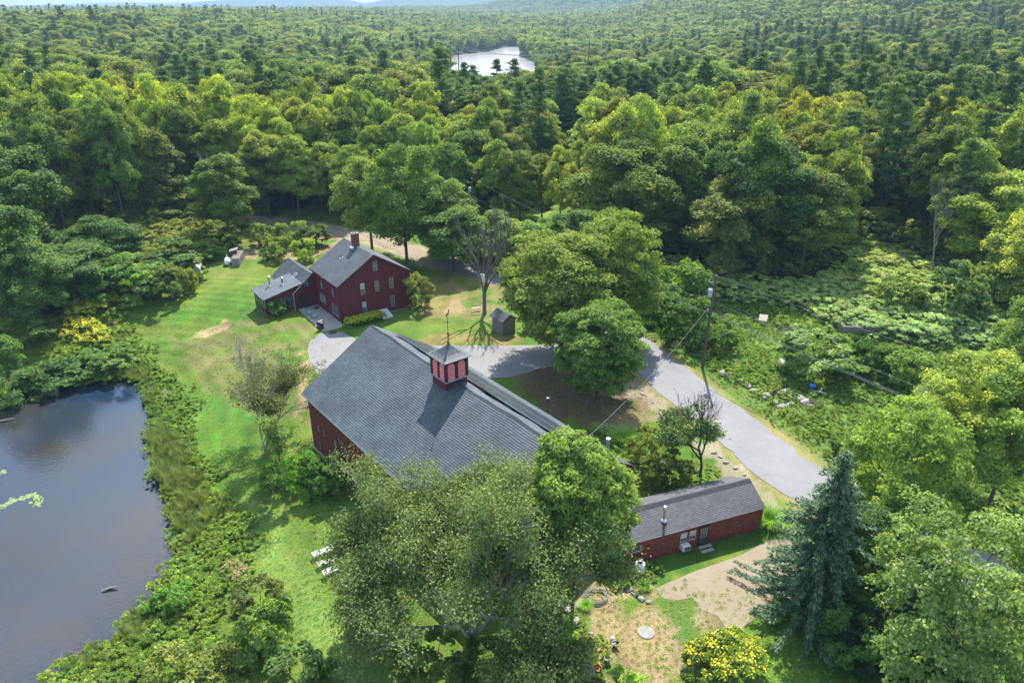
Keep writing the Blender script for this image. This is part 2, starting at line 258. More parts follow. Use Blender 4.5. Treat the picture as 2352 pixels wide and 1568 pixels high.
class MB:
    def __init__(s): s.v = []; s.f = []; s.uv = {}
    def add(s, vs, fs):
        n = len(s.v); s.v += [tuple(map(float, v)) for v in vs]; s.f += [tuple(n+i for i in f) for f in fs]; return s
    def box(s, x0, x1, y0, y1, z0, z1):
        return s.add([(x0,y0,z0),(x1,y0,z0),(x1,y1,z0),(x0,y1,z0),(x0,y0,z1),(x1,y0,z1),(x1,y1,z1),(x0,y1,z1)], [(0,3,2,1),(4,5,6,7),(0,1,5,4),(1,2,6,5),(2,3,7,6),(3,0,4,7)])
    def obox(s, o, a, b, c):
        """box from corner o and three edge vectors"""
        o, a, b, c = map(np.array, (o, a, b, c)); P = [o, o+a, o+a+b, o+b, o+c, o+a+c, o+a+b+c, o+b+c]
        return s.add(P, [(0,3,2,1),(4,5,6,7),(0,1,5,4),(1,2,6,5),(2,3,7,6),(3,0,4,7)])
    def prism(s, poly, z0, z1):
        n = len(poly); s.add([(*p, z0) for p in poly]+[(*p, z1) for p in poly], [tuple(range(n-1, -1, -1)), tuple(range(n, 2*n))]+[(i, (i+1) % n, n+(i+1) % n, n+i) for i in range(n)]); return s
    def ext(s, poly, d):
        """polygon of 3d points swept by vector d"""
        n = len(poly); P = [np.array(p, float) for p in poly]; d = np.array(d, float)
        return s.add(P+[p+d for p in P], [tuple(range(n-1, -1, -1)), tuple(range(n, 2*n))]+[(i, (i+1) % n, n+(i+1) % n, n+i) for i in range(n)])
    def tube(s, pts, rad, n=6, cap=True):
        pts = [np.array(p, float) for p in pts]; m = len(pts)
        if not hasattr(rad, '__len__'): rad = [rad]*m
        vs = []
        for i, p in enumerate(pts):
            d = pts[min(i+1, m-1)]-pts[max(i-1, 0)]; d = d/(np.linalg.norm(d)+1e-9)
            r = np.array((1., 0, 0)) if abs(d[0]) < .8 else np.array((0, 1., 0)); a = np.cross(d, r); a /= np.linalg.norm(a); b = np.cross(d, a)
            for k in range(n): w = 2*math.pi*k/n; vs.append(p+rad[i]*(a*math.cos(w)+b*math.sin(w)))
        fs = [(i*n+k, i*n+(k+1) % n, (i+1)*n+(k+1) % n, (i+1)*n+k) for i in range(m-1) for k in range(n)]
        if cap: fs += [tuple(range(n-1, -1, -1)), tuple((m-1)*n+k for k in range(n))]
        return s.add(vs, fs)
    def lathe(s, prof, c=(0, 0, 0), n=16):
        vs = [(c[0]+r*math.cos(2*math.pi*k/n), c[1]+r*math.sin(2*math.pi*k/n), c[2]+z) for r, z in prof for k in range(n)]
        fs = [(i*n+k, i*n+(k+1) % n, (i+1)*n+(k+1) % n, (i+1)*n+k) for i in range(len(prof)-1) for k in range(n)]
        fs += [tuple(range(n-1, -1, -1)), tuple((len(prof)-1)*n+k for k in range(n))]; return s.add(vs, fs)
    def build(s, name, mat, parent=None, smooth=False, loc=(0, 0, 0), rz=0, **kw):
        me = bpy.data.meshes.new(name); me.from_pydata(s.v, [], s.f); me.materials.append(MATS[mat])
        if smooth: me.polygons.foreach_set('use_smooth', [True]*len(me.polygons))
        me.update(); return link(name, me, parent, loc, rz, **kw)
# ------------------------------------------------------------------ ground sheet and its colours
def axis(segs):
    out = []
    for a, b, st in segs: out += list(np.arange(a, b, st))
    return np.array(out+[segs[-1][1]])
gx = axis([(-12000, -4000, 800), (-4000, -1200, 140), (-1200, -400, 40), (-400, -90, 10), (-90, 90, .5), (90, 400, 10), (400, 1200, 40), (1200, 4000, 140), (4000, 12000, 800)])
gy = axis([(-3000, -200, 400), (-200, 15, 20), (15, 150, .5), (150, 260, 4), (260, 700, 12), (700, 1600, 30), (1600, 4000, 90), (4000, 12000, 220)])
GX, GY = np.meshgrid(gx, gy); gxf, gyf = GX.ravel(), GY.ravel(); GZ = TH(gxf, gyf)
nx, ny = len(gx), len(gy); idx = np.arange(nx*ny).reshape(ny, nx)
quads = np.stack([idx[:-1, :-1], idx[:-1, 1:], idx[1:, 1:], idx[1:, :-1]], -1).reshape(-1, 4)
ROAD = np.array([[48.5, 23.5], [41.5, 31.5]]+[list((U(a, b)+U(c, d))/2) for a, b, c, d in [(1899, 1069, 1805, 1150), (1794, 1002, 1690, 1050), (1709, 942, 1590, 966), (1624, 879, 1504, 898), (1536, 808, 1440, 843), (1445, 741, 1340, 765)]]+[list(U(*p)) for p in [(1330, 695), (1240, 658), (1150, 637), (1085, 618), (1000, 600)]])
TRACK = np.array([U(*p) for p in [(1000, 600), (930, 572), (860, 550), (790, 535), (720, 520), (640, 511), (570, 505), (470, 498), (300, 488)]])
wob = (fbm(gxf, gyf, .45, 21)-.5)*2; wob2 = (fbm(gxf, gyf, .45, 33)-.5)*2
near = (gyf > 10) & (gyf < 160) & (np.abs(gxf) < 100)
PX, PY = PR(gxf, gyf, GZ)
sc_ = 1665/np.maximum(gyf*1.1+10, 30)         # survey units per metre
PXw, PYw = PX+wob*sc_*1.6, PY+wob2*sc_*.9
dR = np.where(near, distline(gxf, gyf, ROAD), 99); dT = np.where(near, distline(gxf, gyf, TRACK), 99)
FOREST = np.array([.06, .075, .03]); colr = np.tile(FOREST, (len(gxf), 1))
def paint(mask, c, amt=1.):
    global colr
    a = (mask*amt)[:, None]; colr = colr*(1-a)+np.array(c)*a
def P2(poly): return near & inpoly(PXw, PYw, poly)
YARD = [(-300,1700),(-300,730),(0,735),(225,705),(440,640),(470,590),(545,555),(570,500),(800,480),(1040,520),(1330,430),(1360,560),(1560,600),(1700,650),(1900,640),(1990,560),(2100,600),(2352,620),(2700,640),(2900,2200),(-300,2200)]
lawn = P2(YARD); n_l = fbm(gxf, gyf, .12, 41); n_s = fbm(gxf, gyf, .5, 43)
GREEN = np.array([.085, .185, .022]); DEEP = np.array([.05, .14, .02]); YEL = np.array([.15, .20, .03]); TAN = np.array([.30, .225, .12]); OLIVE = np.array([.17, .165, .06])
c_l = GREEN*(1-ss((n_l-.35)*3))[:, None]+YEL*ss((n_l-.35)*3)[:, None]*.85+GREEN*ss((n_l-.35)*3)[:, None]*.15
colr = np.where(lawn[:, None], c_l, colr)
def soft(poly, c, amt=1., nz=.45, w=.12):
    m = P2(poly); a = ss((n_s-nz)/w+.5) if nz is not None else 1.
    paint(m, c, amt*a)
# mown stripes left by the mower along the strip beside the pond
for q in range(-3, 4):
    PL = np.array([G(a, b)[:2] for a, b in [(560, 1150), (600, 1220), (660, 1330), (740, 1450), (840, 1568)]])
    off = np.array([.9, -.25])*(q*.95)
    dd = np.where(near, distline(gxf, gyf, PL+off), 99); paint(np.exp(-(dd/.3)**2), (.17, .27, .06), .9 if q in (-1, 1) else .3)
soft([(430,790),(540,735),(640,725),(735,760),(712,800),(735,880),(700,950),(640,960),(590,960),(470,900),(380,770)], OLIVE*1.05, .85, .42)
soft([(430,775),(530,760),(530,735),(440,765)], TAN*1.2, .9, .3)
soft([(690,860),(700,800),(735,870),(760,900),(720,970),(680,960)], TAN, .85, .4)
soft([(1000,625),(1150,640),(1160,700),(1140,740),(1000,730),(950,700)], (.24,.20,.08), .8, .42); soft([(1030,680),(1120,690),(1110,720),(1020,715)], TAN, .8, .35)
soft([(870,790),(1210,788),(1210,770),(900,770)], (.24,.19,.07), .8, .4)
soft([(1150,860),(1250,840),(1480,860),(1520,920),(1420,990),(1360,1000),(1240,930)], (.16,.125,.07), 1., .2); soft([(1380,930),(1490,900),(1530,960),(1400,1000)], TAN*.9, .9, .35)
soft([(545,555),(600,530),(770,520),(800,560),(700,600),(620,600),(560,590)], TAN, .85, .42); soft([(470,600),(560,590),(560,640),(480,640)], (.2,.2,.06), .7, .45)
soft([(0,800),(0,900),(100,870),(130,845),(60,840)], TAN, .8, .4)
soft([(1290,1300),(1400,1290),(1500,1360),(1540,1420),(1530,1620),(1360,1620),(1385,1480),(1330,1400)], TAN*1.1, 1., .33)
soft([(1500,1350),(1600,1380),(1700,1440),(1640,1500),(1580,1540),(1520,1520)], (.3,.24,.14), .9, .4); soft([(1530,1370),(1590,1370),(1580,1480),(1540,1470)], GREEN, .9, None)
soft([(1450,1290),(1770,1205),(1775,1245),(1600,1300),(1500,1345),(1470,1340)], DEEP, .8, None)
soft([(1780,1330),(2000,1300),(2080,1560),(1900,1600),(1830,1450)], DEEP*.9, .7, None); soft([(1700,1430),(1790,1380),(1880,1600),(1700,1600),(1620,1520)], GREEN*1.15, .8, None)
soft([(1330,430),(1250,500),(640,505),(640,480),(1040,440)], (.2,.26,.05), 1., None)
# rough field right of the road, verges
fieldm = P2([(1450,700),(1560,600),(1700,650),(1900,640),(1990,560),(2100,600),(2700,640),(2700,2000),(2000,1150)]) & (dR > 3.3)
paint(fieldm, (.13,.20,.04), .9)
vg = ss(1-(dR-3.1)/1.5-wob*.35); paint(vg*(dR < 6), (.30,.26,.11), .75); paint(ss(1-(dT-2.)/2.)*(dT < 5), (.40,.33,.24), .9)
lv = P2([(1440,860),(1500,900),(1600,1000),(1700,1070),(1800,1180),(1770,1180),(1640,1060),(1540,990),(1440,900)]); paint(lv, (.36,.31,.22), .75)
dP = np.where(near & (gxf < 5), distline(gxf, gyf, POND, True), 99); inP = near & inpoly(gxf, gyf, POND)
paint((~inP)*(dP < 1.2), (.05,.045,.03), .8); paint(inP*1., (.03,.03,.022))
mow = lawn & (dP > 4) & (dP < 30) & (gyf > 45)
colr = np.where(mow[:, None], colr*(1+.16*np.sin(dP*2*math.pi/1.9)[:, None]*np.array([1, .8, 1])), colr)
colr = colr*(.85+.3*n_s[:, None])*.84
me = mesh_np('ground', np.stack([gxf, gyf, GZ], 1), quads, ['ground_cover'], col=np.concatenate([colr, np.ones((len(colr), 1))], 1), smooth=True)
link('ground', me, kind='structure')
# ------------------------------------------------------------------ sheets
def sheet(name, poly, z, mat, n_sub=1, **kw):
    MB().add([(p[0], p[1], z) for p in poly], [tuple(range(len(poly)))]).build(name, mat, **kw)
def ribbon(name, P, w, z, mat, jag=.12, **kw):
    pts = []
    for i in range(len(P)-1):
        m = max(2, int(np.linalg.norm(P[i+1]-P[i])/1.2))
        for k in range(m):
            t = k/m; p0 = P[max(i-1, 0)]; p1 = P[i]; p2 = P[i+1]; p3 = P[min(i+2, len(P)-1)]
            pts.append(.5*((2*p1)+(-p0+p2)*t+(2*p0-5*p1+4*p2-p3)*t*t+(-p0+3*p1-3*p2+p3)*t**3))
    pts.append(P[-1]); pts = np.array(pts); d = np.gradient(pts, axis=0); d /= np.linalg.norm(d, axis=1)[:, None]; nrm = np.stack([-d[:, 1], d[:, 0]], 1)
    j = rng.normal(0, jag, (len(pts), 2)); a = pts+nrm*(w/2+j[:, :1]); b = pts-nrm*(w/2+j[:, 1:])
    z_ = TH(pts[:, 0], pts[:, 1])+z; m = MB()
    for i in range(len(pts)-1): m.add([(*a[i], z_[i]), (*b[i], z_[i]), (*b[i+1], z_[i+1]), (*a[i+1], z_[i+1])], [(0, 1, 2, 3)])
    m.build(name, mat, **kw)
ribbon('road', ROAD, 5.9, .035, 'asphalt', .1, kind='structure')
ribbon('track', TRACK, 3.6, .03, 'gravel', .25, kind='structure')
DRV = [(706,805),(712,785),(732,768),(760,761),(785,763),(810,775),(850,795),(900,796),(960,794),(1220,793),(1300,790),(1390,778),(1455,806),(1478,850),(1420,838),(1320,838),(1240,845),(1215,855),(1165,867),(1120,868),(1000,860),(860,860),(780,890),(752,874),(728,855),(712,830)]
sheet('driveway', [U(*p) for p in DRV], .027, 'asphalt_drive', kind='structure')
GRV = [(1505,1352),(1540,1335),(1600,1310),(1700,1275),(1765,1240),(1790,1238),(1850,1240),(1960,1235),(2010,1270),(1900,1300),(1790,1340),(1770,1385),(1735,1420),(1700,1445),(1665,1440),(1650,1415),(1610,1400),(1590,1372),(1560,1378),(1525,1375)]
sheet('gravel_drive', [U(*p) for p in GRV], .02, 'gravel', kind='structure')
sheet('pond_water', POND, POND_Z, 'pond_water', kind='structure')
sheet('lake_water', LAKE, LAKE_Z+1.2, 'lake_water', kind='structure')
# ------------------------------------------------------------------ building kit
def siding(mb, o, u, n, span, z0, z1, e=.13, proud=.035, openings=()):
    """lapped boards; span(z) gives the wall's two ends at that height"""
    o, u, n = map(np.array, (o, u, n)); z = z0
    while z < z1-.01:
        t = min(z+e, z1); a, b = span((z+t)/2)
        segs = [(a, b)]
        for (sa, sb, za, zb) in openings:
            if za < t-.02 and zb > z+.02: segs = [q for s0, s1 in segs for q in ((s0, min(s1, sa)), (max(s0, sb), s1)) if q[1]-q[0] > .02]
        for s0, s1 in segs:
            P = lambda s, z_, k: (o[0]+u[0]*s+n[0]*k, o[1]+u[1]*s+n[1]*k, z_)
            mb.add([P(s0, z, proud), P(s1, z, proud), P(s1, t, .008), P(s0, t, .008), P(s0, z, 0), P(s1, z, 0)], [(0, 1, 2, 3), (4, 5, 1, 0)])
        z += e
def roof_slope(name, parent, mat, e0, e1, r0, r1, row=.15, cols=24, sag=None, thick=.14, lift=.02):
    e0, e1, r0, r1 = (np.array(p, float) for p in (e0, e1, r0, r1))
    Lu = np.linalg.norm(e1-e0); Lv = np.linalg.norm(r0-e0); n = max(2, round(Lv/row)); nrm = np.cross(e1-e0, r0-e0); nrm /= np.linalg.norm(nrm)
    if nrm[2] < 0: nrm = -nrm
    V, T, UVs = [], [], []
    sq = np.linspace(0, 1, cols+1)
    def line(t, k):
        P = (e0*(1-t)+r0*t)[None]*(1-sq)[:, None]+(e1*(1-t)+r1*t)[None]*sq[:, None]+nrm*k
        if sag: P[:, 2] += np.array([sag(s_, t) for s_ in sq])
        return P
    rows = []
    for k in range(n): rows += [(k/n, lift), ((k+1)/n, .002)]
    for t, k in rows: V.append(line(t, k)); UVs += [(s_*Lu, t*n*.15) for s_ in sq]
    nr = len(rows); V.append(line(1, -thick)); V.append(line(0, -thick)); UVs += [(s_*Lu, 0) for s_ in sq]*2
    V = np.concatenate(V); c = cols+1; id_ = np.arange(len(V)).reshape(-1, c)
    Fq = np.stack([id_[:-1, :-1], id_[:-1, 1:], id_[1:, 1:], id_[1:, :-1]], -1).reshape(-1, 4)
    Fq = np.concatenate([Fq, np.stack([id_[-1, :-1], id_[-1, 1:], id_[0, 1:], id_[0, :-1]], -1)])
    ends = [[id_[k, j], id_[k+1, j], id_[-2, j], id_[-2, j]] for j in (0, cols) for k in ()]
    side = []
    for j in (0, cols): side += [[id_[0, j], id_[nr-1, j], id_[nr, j], id_[nr+1, j]]]
    Fq = np.concatenate([Fq, np.array(side)])
    me = mesh_np(name, V, Fq, [mat]); uv = me.uv_layers.new(name='UVMap'); UA = np.array(UVs, np.float32); li = np.zeros(len(me.loops), np.int32); me.loops.foreach_get('vertex_index', li); uv.data.foreach_set('uv', UA[li].ravel())
    return link(name, me, parent)
def window(parent, o, u, n, s0, s1, z0, z1, frame='maroon_trim', sash='white_paint', nx=2, nz=2, dep=.06, curtain=False, double=True):
    """a window: trim frame as the part; panes, sash and muntins as its own pieces"""
    o, u, n = (np.array(q, float) for q in (o, u, n)); zz = np.array((0, 0, 1.))
    P = lambda s, z, k: o+u*s+n*k+zz*z
    m = MB(); t = .09
    for a, b, c, d in ((s0-t, s0, z0-t, z1+t), (s1, s1+t, z0-t, z1+t), (s0, s1, z1, z1+t)): m.obox(P(a, c, -.02), u*(b-a), n*(dep+.02), zz*(d-c))
    m.obox(P(s0-.02, z0-t, -.02), u*(s1-s0+.04), n*(dep+.06), zz*t)
    w = m.build('window', frame, parent)
    m = MB(); q = .045
    for a, b, c, d in ((s0, s0+q, z0, z1), (s1-q, s1, z0, z1), (s0+q, s1-q, z0, z0+q), (s0+q, s1-q, z1-q, z1)): m.obox(P(a, c, .012), u*(b-a), n*.03, zz*(d-c))
    zm = (z0+z1)/2
    if double: m.obox(P(s0+q, zm-.03, .012), u*(s1-s0-2*q), n*.036, zz*.06)
    m.build('sash', sash, w)
    m = MB()
    for i in range(1, nx): x = s0+(s1-s0)*i/nx; m.obox(P(x-.012, z0+q, .018), u*.024, n*.02, zz*(z1-z0-2*q))
    if nz > 2:
        for i in range(1, nz):
            z = z0+(z1-z0)*i/nz
            if abs(z-zm) > .05: m.obox(P(s0+q, z-.012, .02), u*(s1-s0-2*q), n*.02, zz*.024)
    if m.v: m.build('muntin', sash, w)
    halves = ((z0+q, zm-.03), (zm+.03, z1-q)) if double else ((z0+q, z1-q),)
    for a, b in halves: MB().obox(P(s0+q, a, 0), u*(s1-s0-2*q), n*.014, zz*(b-a)).build('pane', 'curtain' if curtain and a > zm-.2 else 'window_glass', w)
    return w
X_, Y_, Z_ = np.eye(3)
def opening(lst, p=.09): return [(a-p, b+p, c-p, d+p) for a, b, c, d in lst]
# ------------------------------------------------------------------ barn
BY = .674; barn = root('barn', (-2.624, 38.362, 0), BY, label='long dark red barn with grey shingled roof and a louvred cupola', category='barn')
W, Lb, he, hr = 15.58, 27.54, 4.823, 9.747; i_ = .38; zb = -2.2
slope = (hr-he)/(W/2)
def gt(x): return he+slope*min(x, W-x)-.16
m = MB(); x0, x1, y0, y1 = i_, W-i_, i_, Lb-i_
for y in (y0, y1-.15): m.ext([(x0, y, zb), (x1, y, zb), (x1, y, gt(x1)), (W/2, y, gt(W/2)), (x0, y, gt(x0))], (0, .15, 0))
m.box(x0, x0+.15, y0+.15, y1-.15, zb, gt(x0)); m.box(x1-.15, x1, y0+.15, y1-.15, zb, gt(x1)); m.build('wall', 'red_barn', barn)
WL = [(25.0, 25.5, 1.62, 2.2), (23.8, 24.3, 1.75, 2.35), (25.15, 25.6, -.35, .4), (21.5, 22.05, 1.75, 2.4), (19.45, 20.0, 1.8, 2.4)]
m = MB(); siding(m, (x0, 0, 0), Y_, -X_, lambda z: (y0, y1), -.9, gt(x0)-.01, .2, .04, openings=opening(WL)+[(17.0, 23.3, -2, .25)])
for yy, n in ((y0, -Y_), (y1, Y_)):
    siding(m, (0, yy, 0), X_, n, lambda z: (x0, x1) if z < gt(x0) else (x0+(z-gt(x0))/slope, x1-(z-gt(x0))/slope), -.9, gt(W/2)-.1, .2, .04)
siding(m, (x1, 0, 0), Y_, X_, lambda z: (y0, y1), -.1, gt(x1)-.01, .2, .04); m.build('siding', 'red_barn', barn, kind='stuff')
for a, b, c, d in WL: window(barn, (x0-.01, 0, 0), Y_, -X_, a, b, c, d, 'red_barn', 'trim_light', 1, 1, double=False)
m = MB().box(x0-.1, x0, y0, 17.0, zb, -.9).box(x0-.1, x0, 23.3, y1, zb, -.9); m.box(x0, x1, y0-.1, y0, zb, -.9); m.build('foundation', 'concrete', barn)
m = MB(); m.box(x0-.2, x0-.045, 17.0, 23.3, .22, .5); m.build('door_track_hood', 'wood_grey', barn)
for k, a in enumerate((17.1, 20.15)):
    d = MB().box(x0-.10, x0-.05, a, a+3.0, -1.95, .2).build('sliding_door', 'red_barn', barn); mm = MB()
    for q in range(9): mm.box(x0-.125, x0-.10, a+.04+q*.33, a+.32+q*.33, -1.95, .18)
    mm.build('batten', 'red_barn', d)
m = MB().box(x0-.06, x0-.041, 20.1, 21.1, 2.75, 2.9).box(x0-.06, x0-.041, 19.6, 20.1, 2.5, 2.68).box(x0-.06, x0-.041, 20.5, 20.8, 2.45, 2.6); m.build('patch_board', 'wood_grey', barn)
def bsag(edge):
    def f(s, t): return -.13*math.sin(math.pi*s)**1*t-.07*math.sin(s*19+1)*t*t-.035*math.sin(s*47+2)*t
    return f
sg = bsag(0)
roof_slope('roof', barn, 'roof_barn', (0, 0, he), (0, Lb, he), (W/2, 0, hr), (W/2, Lb, hr), .2, 48, sg, lift=.032)
roof_slope('roof', barn, 'roof_barn', (W, 0, he), (W, Lb, he), (W/2, 0, hr), (W/2, Lb, hr), .2, 48, sg, lift=.032)
m = MB()
for k in range(92):
    s0, s1 = k/92, (k+1.1)/92; s1 = min(s1, 1); za, zb2 = hr+sg(s0, 1), hr+sg(s1, 1)
    for sx in (-1, 1): m.add([(W/2, s0*Lb, za+.035), (W/2, s1*Lb, zb2+.028), (W/2+sx*.16, s1*Lb, zb2-.07), (W/2+sx*.16, s0*Lb, za-.063)], [(0, 1, 2, 3)])
m.build('ridge_cap', 'roof_cupola', barn)
m = MB(); m.box(-.035, -.008, 0, Lb, he-.17, he-.005).box(W+.008, W+.035, 0, Lb, he-.17, he-.005); m.build('eave_trim', 'white_paint', barn)
m = MB()
for y in (-.03, Lb+.004):
    for a, b in (((-.03, he), (W/2, hr)), ((W+.03, he), (W/2, hr))): MB().ext([(a[0], y, a[1]-.24), (b[0], y, b[1]-.24), (b[0], y, b[1]-.01), (a[0], y, a[1]-.01)], (0, .026, 0)).build('rake_trim', 'maroon_trim', barn)
# solar collectors on the road side slope
def onR(s, t, k=0.): return np.array((s, t, hr-(s-W/2)*slope))+np.array((slope, 0, 1))/math.hypot(slope, 1)*k
npan = 14; y_a, y_b = 1.6, 26.2; wpan = (y_b-y_a)/npan
for k in range(npan):
    for (sa, sb) in ((9.5, 11.2), (11.3, 13.0)):
        a = y_a+k*wpan+.02; p = onR(sa, a, .17); u = onR(sa, a+wpan-.04, .17)-p; v = onR(sb, a, .17)-p; nn = onR(sa, a, .21)-p
        pan = MB().obox(p, v, u, nn).build('solar_panel', 'solar_glass' if 'solar_glass' in MATS else 'metal_dark', barn)
for s_ in (9.46, 11.22, 13.02):
    p = onR(s_, y_a, .14); MB().obox(p, onR(s_+.05, y_a, .14)-p, onR(s_, y_b, .14)-p, onR(s_, y_a, .235)-p).build('panel_rail', 'metal_bright', barn)
pc = onR(13.7, 1.0); m = MB().tube([(pc[0], pc[1], pc[2]-.2), (pc[0], pc[1], pc[2]+1.5)], .13, 10); m.build('flue_pipe', 'metal_grey', barn)
MB().lathe([(.2, 1.5), (.2, 1.56), (.17, 1.62), (.02, 1.66)], pc, 12).build('flue_cap', 'metal_bright', barn)
# cupola
ct = 13.95; h = 1.03; cx = W/2; CUP = MB(); zt = 11.65; zl = 9.78
CUP.box(cx-h+.1, cx+h-.1, ct-h+.1, ct+h-.1, hr-1.0, zt); cup = CUP.build('cupola', 'maroon_trim', barn)
m = MB(); hb = h+.06
for (o, u, n) in (((cx-h, 0, 0), Y_, -X_), ((cx+h, 0, 0), Y_, X_)): siding(m, o, u, n, lambda z: (ct-h, ct+h), hr-1.0, zl, .13, .03)
for (o, u, n) in (((0, ct-h, 0), X_, -Y_), ((0, ct+h, 0), X_, Y_)): siding(m, o, u, n, lambda z: (cx-h, cx+h), hr-1.0, zl, .13, .03)
m.box(cx-h+.01, cx+h-.01, ct-h+.01, ct+h-.01, hr-1.0, zl-.01)
m.build('base_siding', 'red_house', cup)
m = MB(); hh = h+.1; m.box(cx-hh, cx+hh, ct-hh, ct+hh, zl, zl+.09); m.build('sill', 'trim_light', cup)
m = MB()
for sx in (-1, 1):
    for sy in (-1, 1): m.box(cx+sx*h-.11, cx+sx*h+.11, ct+sy*h-.11, ct+sy*h+.11, zl+.09, zt)
    m.box(cx+sx*h-.07, cx+sx*h+.07, ct-.13, ct+.13, zl+.09, zt); m.box(cx-.13, cx+.13, ct+sx*h-.07, ct+sx*h+.07, zl+.09, zt)
m.box(cx-h-.05, cx+h+.05, ct-h-.05, ct+h+.05, zt-.22, zt); m.build('corner_post', 'maroon_trim', cup)
for (n, u) in ((-X_, Y_), (X_, Y_), (-Y_, X_), (Y_, X_)):
    for off in (-.52, .52):
        c0 = np.array((cx, ct, 0))+n*(h-.03)+u*off; w2 = .36; pts = [c0-u*w2+Z_*(zl+.12), c0+u*w2+Z_*(zl+.12)]; za = zt-.24-w2
        pts += [c0+u*w2*math.cos(a)+Z_*(za+w2*math.sin(a)) for a in np.linspace(0, math.pi, 9)]
        m = MB().ext(pts, n*.06); lv_ = m.build('louver_panel', 'pink_louver', cup); m = MB(); z = zl+.2
        while z < za+w2*.6:
            ww = w2-.02 if z < za else math.sqrt(max(.01, w2**2-(z-za)**2))-.02
            m.obox(c0-u*ww+n*.055+Z_*z, u*2*ww, n*.05-Z_*.03, Z_*.022-n*.002); z += .15
        m.build('slat', 'pink_louver', lv_, kind='stuff')
# flared pyramid roof
prof = [(1.4, 0), (1.08, .11), (.78, .28), (.46, .53), (.19, .8), (.05, .97)]; V = []; UVs = []; steps = []
for a, b in zip(prof[:-1], prof[1:]):
    for k in range(3): t = k/3; steps.append((a[0]+(b[0]-a[0])*t, a[1]+(b[1]-a[1])*t))
steps.append(prof[-1]); m = MB(); m.box(cx-1.38, cx+1.38, ct-1.38, ct+1.38, zt, zt+.045)
for k in range(len(steps)-1):
    (r0, z0), (r1, z1) = steps[k], steps[k+1]; z0 += .05+zt+.015; z1 += .05+zt
    c0 = [(cx+sx*r0, ct+sy*r0, z0) for sx, sy in ((-1, -1), (1, -1), (1, 1), (-1, 1))]; c1 = [(cx+sx*r1, ct+sy*r1, z1) for sx, sy in ((-1, -1), (1, -1), (1, 1), (-1, 1))]
    m.add(c0+c1, [(i, (i+1) % 4, 4+(i+1) % 4, 4+i) for i in range(4)]); m.add(c0+[(x, y, z-.02) for x, y, z in c0], [(4+i, 4+(i+1) % 4, (i+1) % 4, i) for i in range(4)])
ro = m.build('roof', 'roof_cupola', cup); me = ro.data; uv = me.uv_layers.new(name='UVMap')
for p in me.polygons:
    for li in p.loop_indices: v = me.vertices[me.loops[li].vertex_index].co; uv.data[li].uv = ((v.x+v.y*.5), v.z*1.6)
m = MB().lathe([(.0, .9), (.12, 1.0), (.1, 1.15), (.045, 1.22), (.045, 1.75), (.11, 1.82), (.13, 1.9), (.1, 1.98), (.03, 2.04), (.02, 3.15), (.06, 3.2), (.02, 3.25), (.02, 3.5)], (cx, ct, zt+.05), 10); wv = m.build('weathervane', 'copper', cup)
zv = zt+3.4; m = MB(); m.tube([(cx-.28, ct-.2, zv+.25), (cx+.28, ct+.2, zv+.25)], .025, 5); m.tube([(cx-.2, ct+.25, zv-.45), (cx+.2, ct-.25, zv-.45)], .018, 4); m.tube([(cx-.25, ct-.2, zv-.45), (cx+.25, ct+.2, zv-.45)], .018, 4)
prof_ = [(-.42, .25), (-.3, .34), (-.1, .34), (.12, .36), (.2, .52), (.34, .5), (.3, .4), (.22, .27), (.2, .1), (.14, .1), (.1, .24), (-.12, .24), (-.16, .1), (-.22, .1), (-.26, .24)]
dd_ = np.array((.81, .58, 0)); m.ext([np.array((cx, ct, zv))+dd_*a*1.1+Z_*b*1.1 for a, b in prof_], (.02, -.03, 0)); m.build('vane_figure', 'metal_dark', cup, kind='stuff')
m = MB().box(cx-h-.2, cx+h+.2, ct-h-.12, ct-h-.02, hr-1.0, hr-.95)
# ------------------------------------------------------------------ house
HY = .628; house = root('house', (-22.327, 86.816, 0), HY, label='maroon clapboard farmhouse with brick chimney, low wing and screened porch', category='house')
W, Lh, he, hr = 10.85, 9.32, 5.285, 8.609; i_ = .33; slope = (hr-he)/(W/2)
x0, x1, y0, y1 = i_, W-i_, i_, Lh-i_
m = MB()
for y in (y0, y1-.15): m.ext([(x0, y, -.4), (x1, y, -.4), (x1, y, gt(x1)), (W/2, y, gt(W/2)), (x0, y, gt(x0))], (0, .15, 0))
m.box(x0, x0+.15, y0+.15, y1-.15, -.4, gt(x0)); m.box(x1-.15, x1, y0+.15, y1-.15, -.4, gt(x1)); m.build('wall', 'red_house', house)
GW = [(5.28, 5.93, 6.3, 7.6), (3.26, 3.88, 3.4, 5.0), (5.33, 5.95, 3.4, 4.95), (7.45, 8.06, 3.4, 4.95), (3.33, 3.93, .8, 2.4), (7.5, 8.1, .75, 2.35)]
LW = [(5.74, 6.44, 3.25, 4.3), (1.95, 2.7, 3.25, 4.3), (5.1, 7.2, 1.15, 2.35), (.95, 3.2, .65, 2.15)]
m = MB(); siding(m, (0, y0, 0), X_, -Y_, lambda z: (x0, x1) if z < gt(x0) else (x0+(z-gt(x0))/slope, x1-(z-gt(x0))/slope), .1, gt(W/2)-.1, .15, .035, opening(GW))
siding(m, (x0, 0, 0), Y_, -X_, lambda z: (y0, y1), .1, gt(x0)-.01, .15, .035, opening(LW)); siding(m, (x1, 0, 0), Y_, X_, lambda z: (y0, y1), .1, gt(x1)-.01, .15, .035)
siding(m, (0, y1, 0), X_, Y_, lambda z: (x0, x1) if z < gt(x0) else (x0+(z-gt(x0))/slope, x1-(z-gt(x0))/slope), .1, gt(W/2)-.1, .15, .035); m.build('siding', 'red_house', house, kind='stuff')
m = MB()
for a, b in ((x0, y0), (x1, y0), (x0, y1), (x1, y1)): MB().box(a-.07, a+.07, b-.07, b+.07, .05, he-.1).build('corner_board', 'maroon_trim', house)
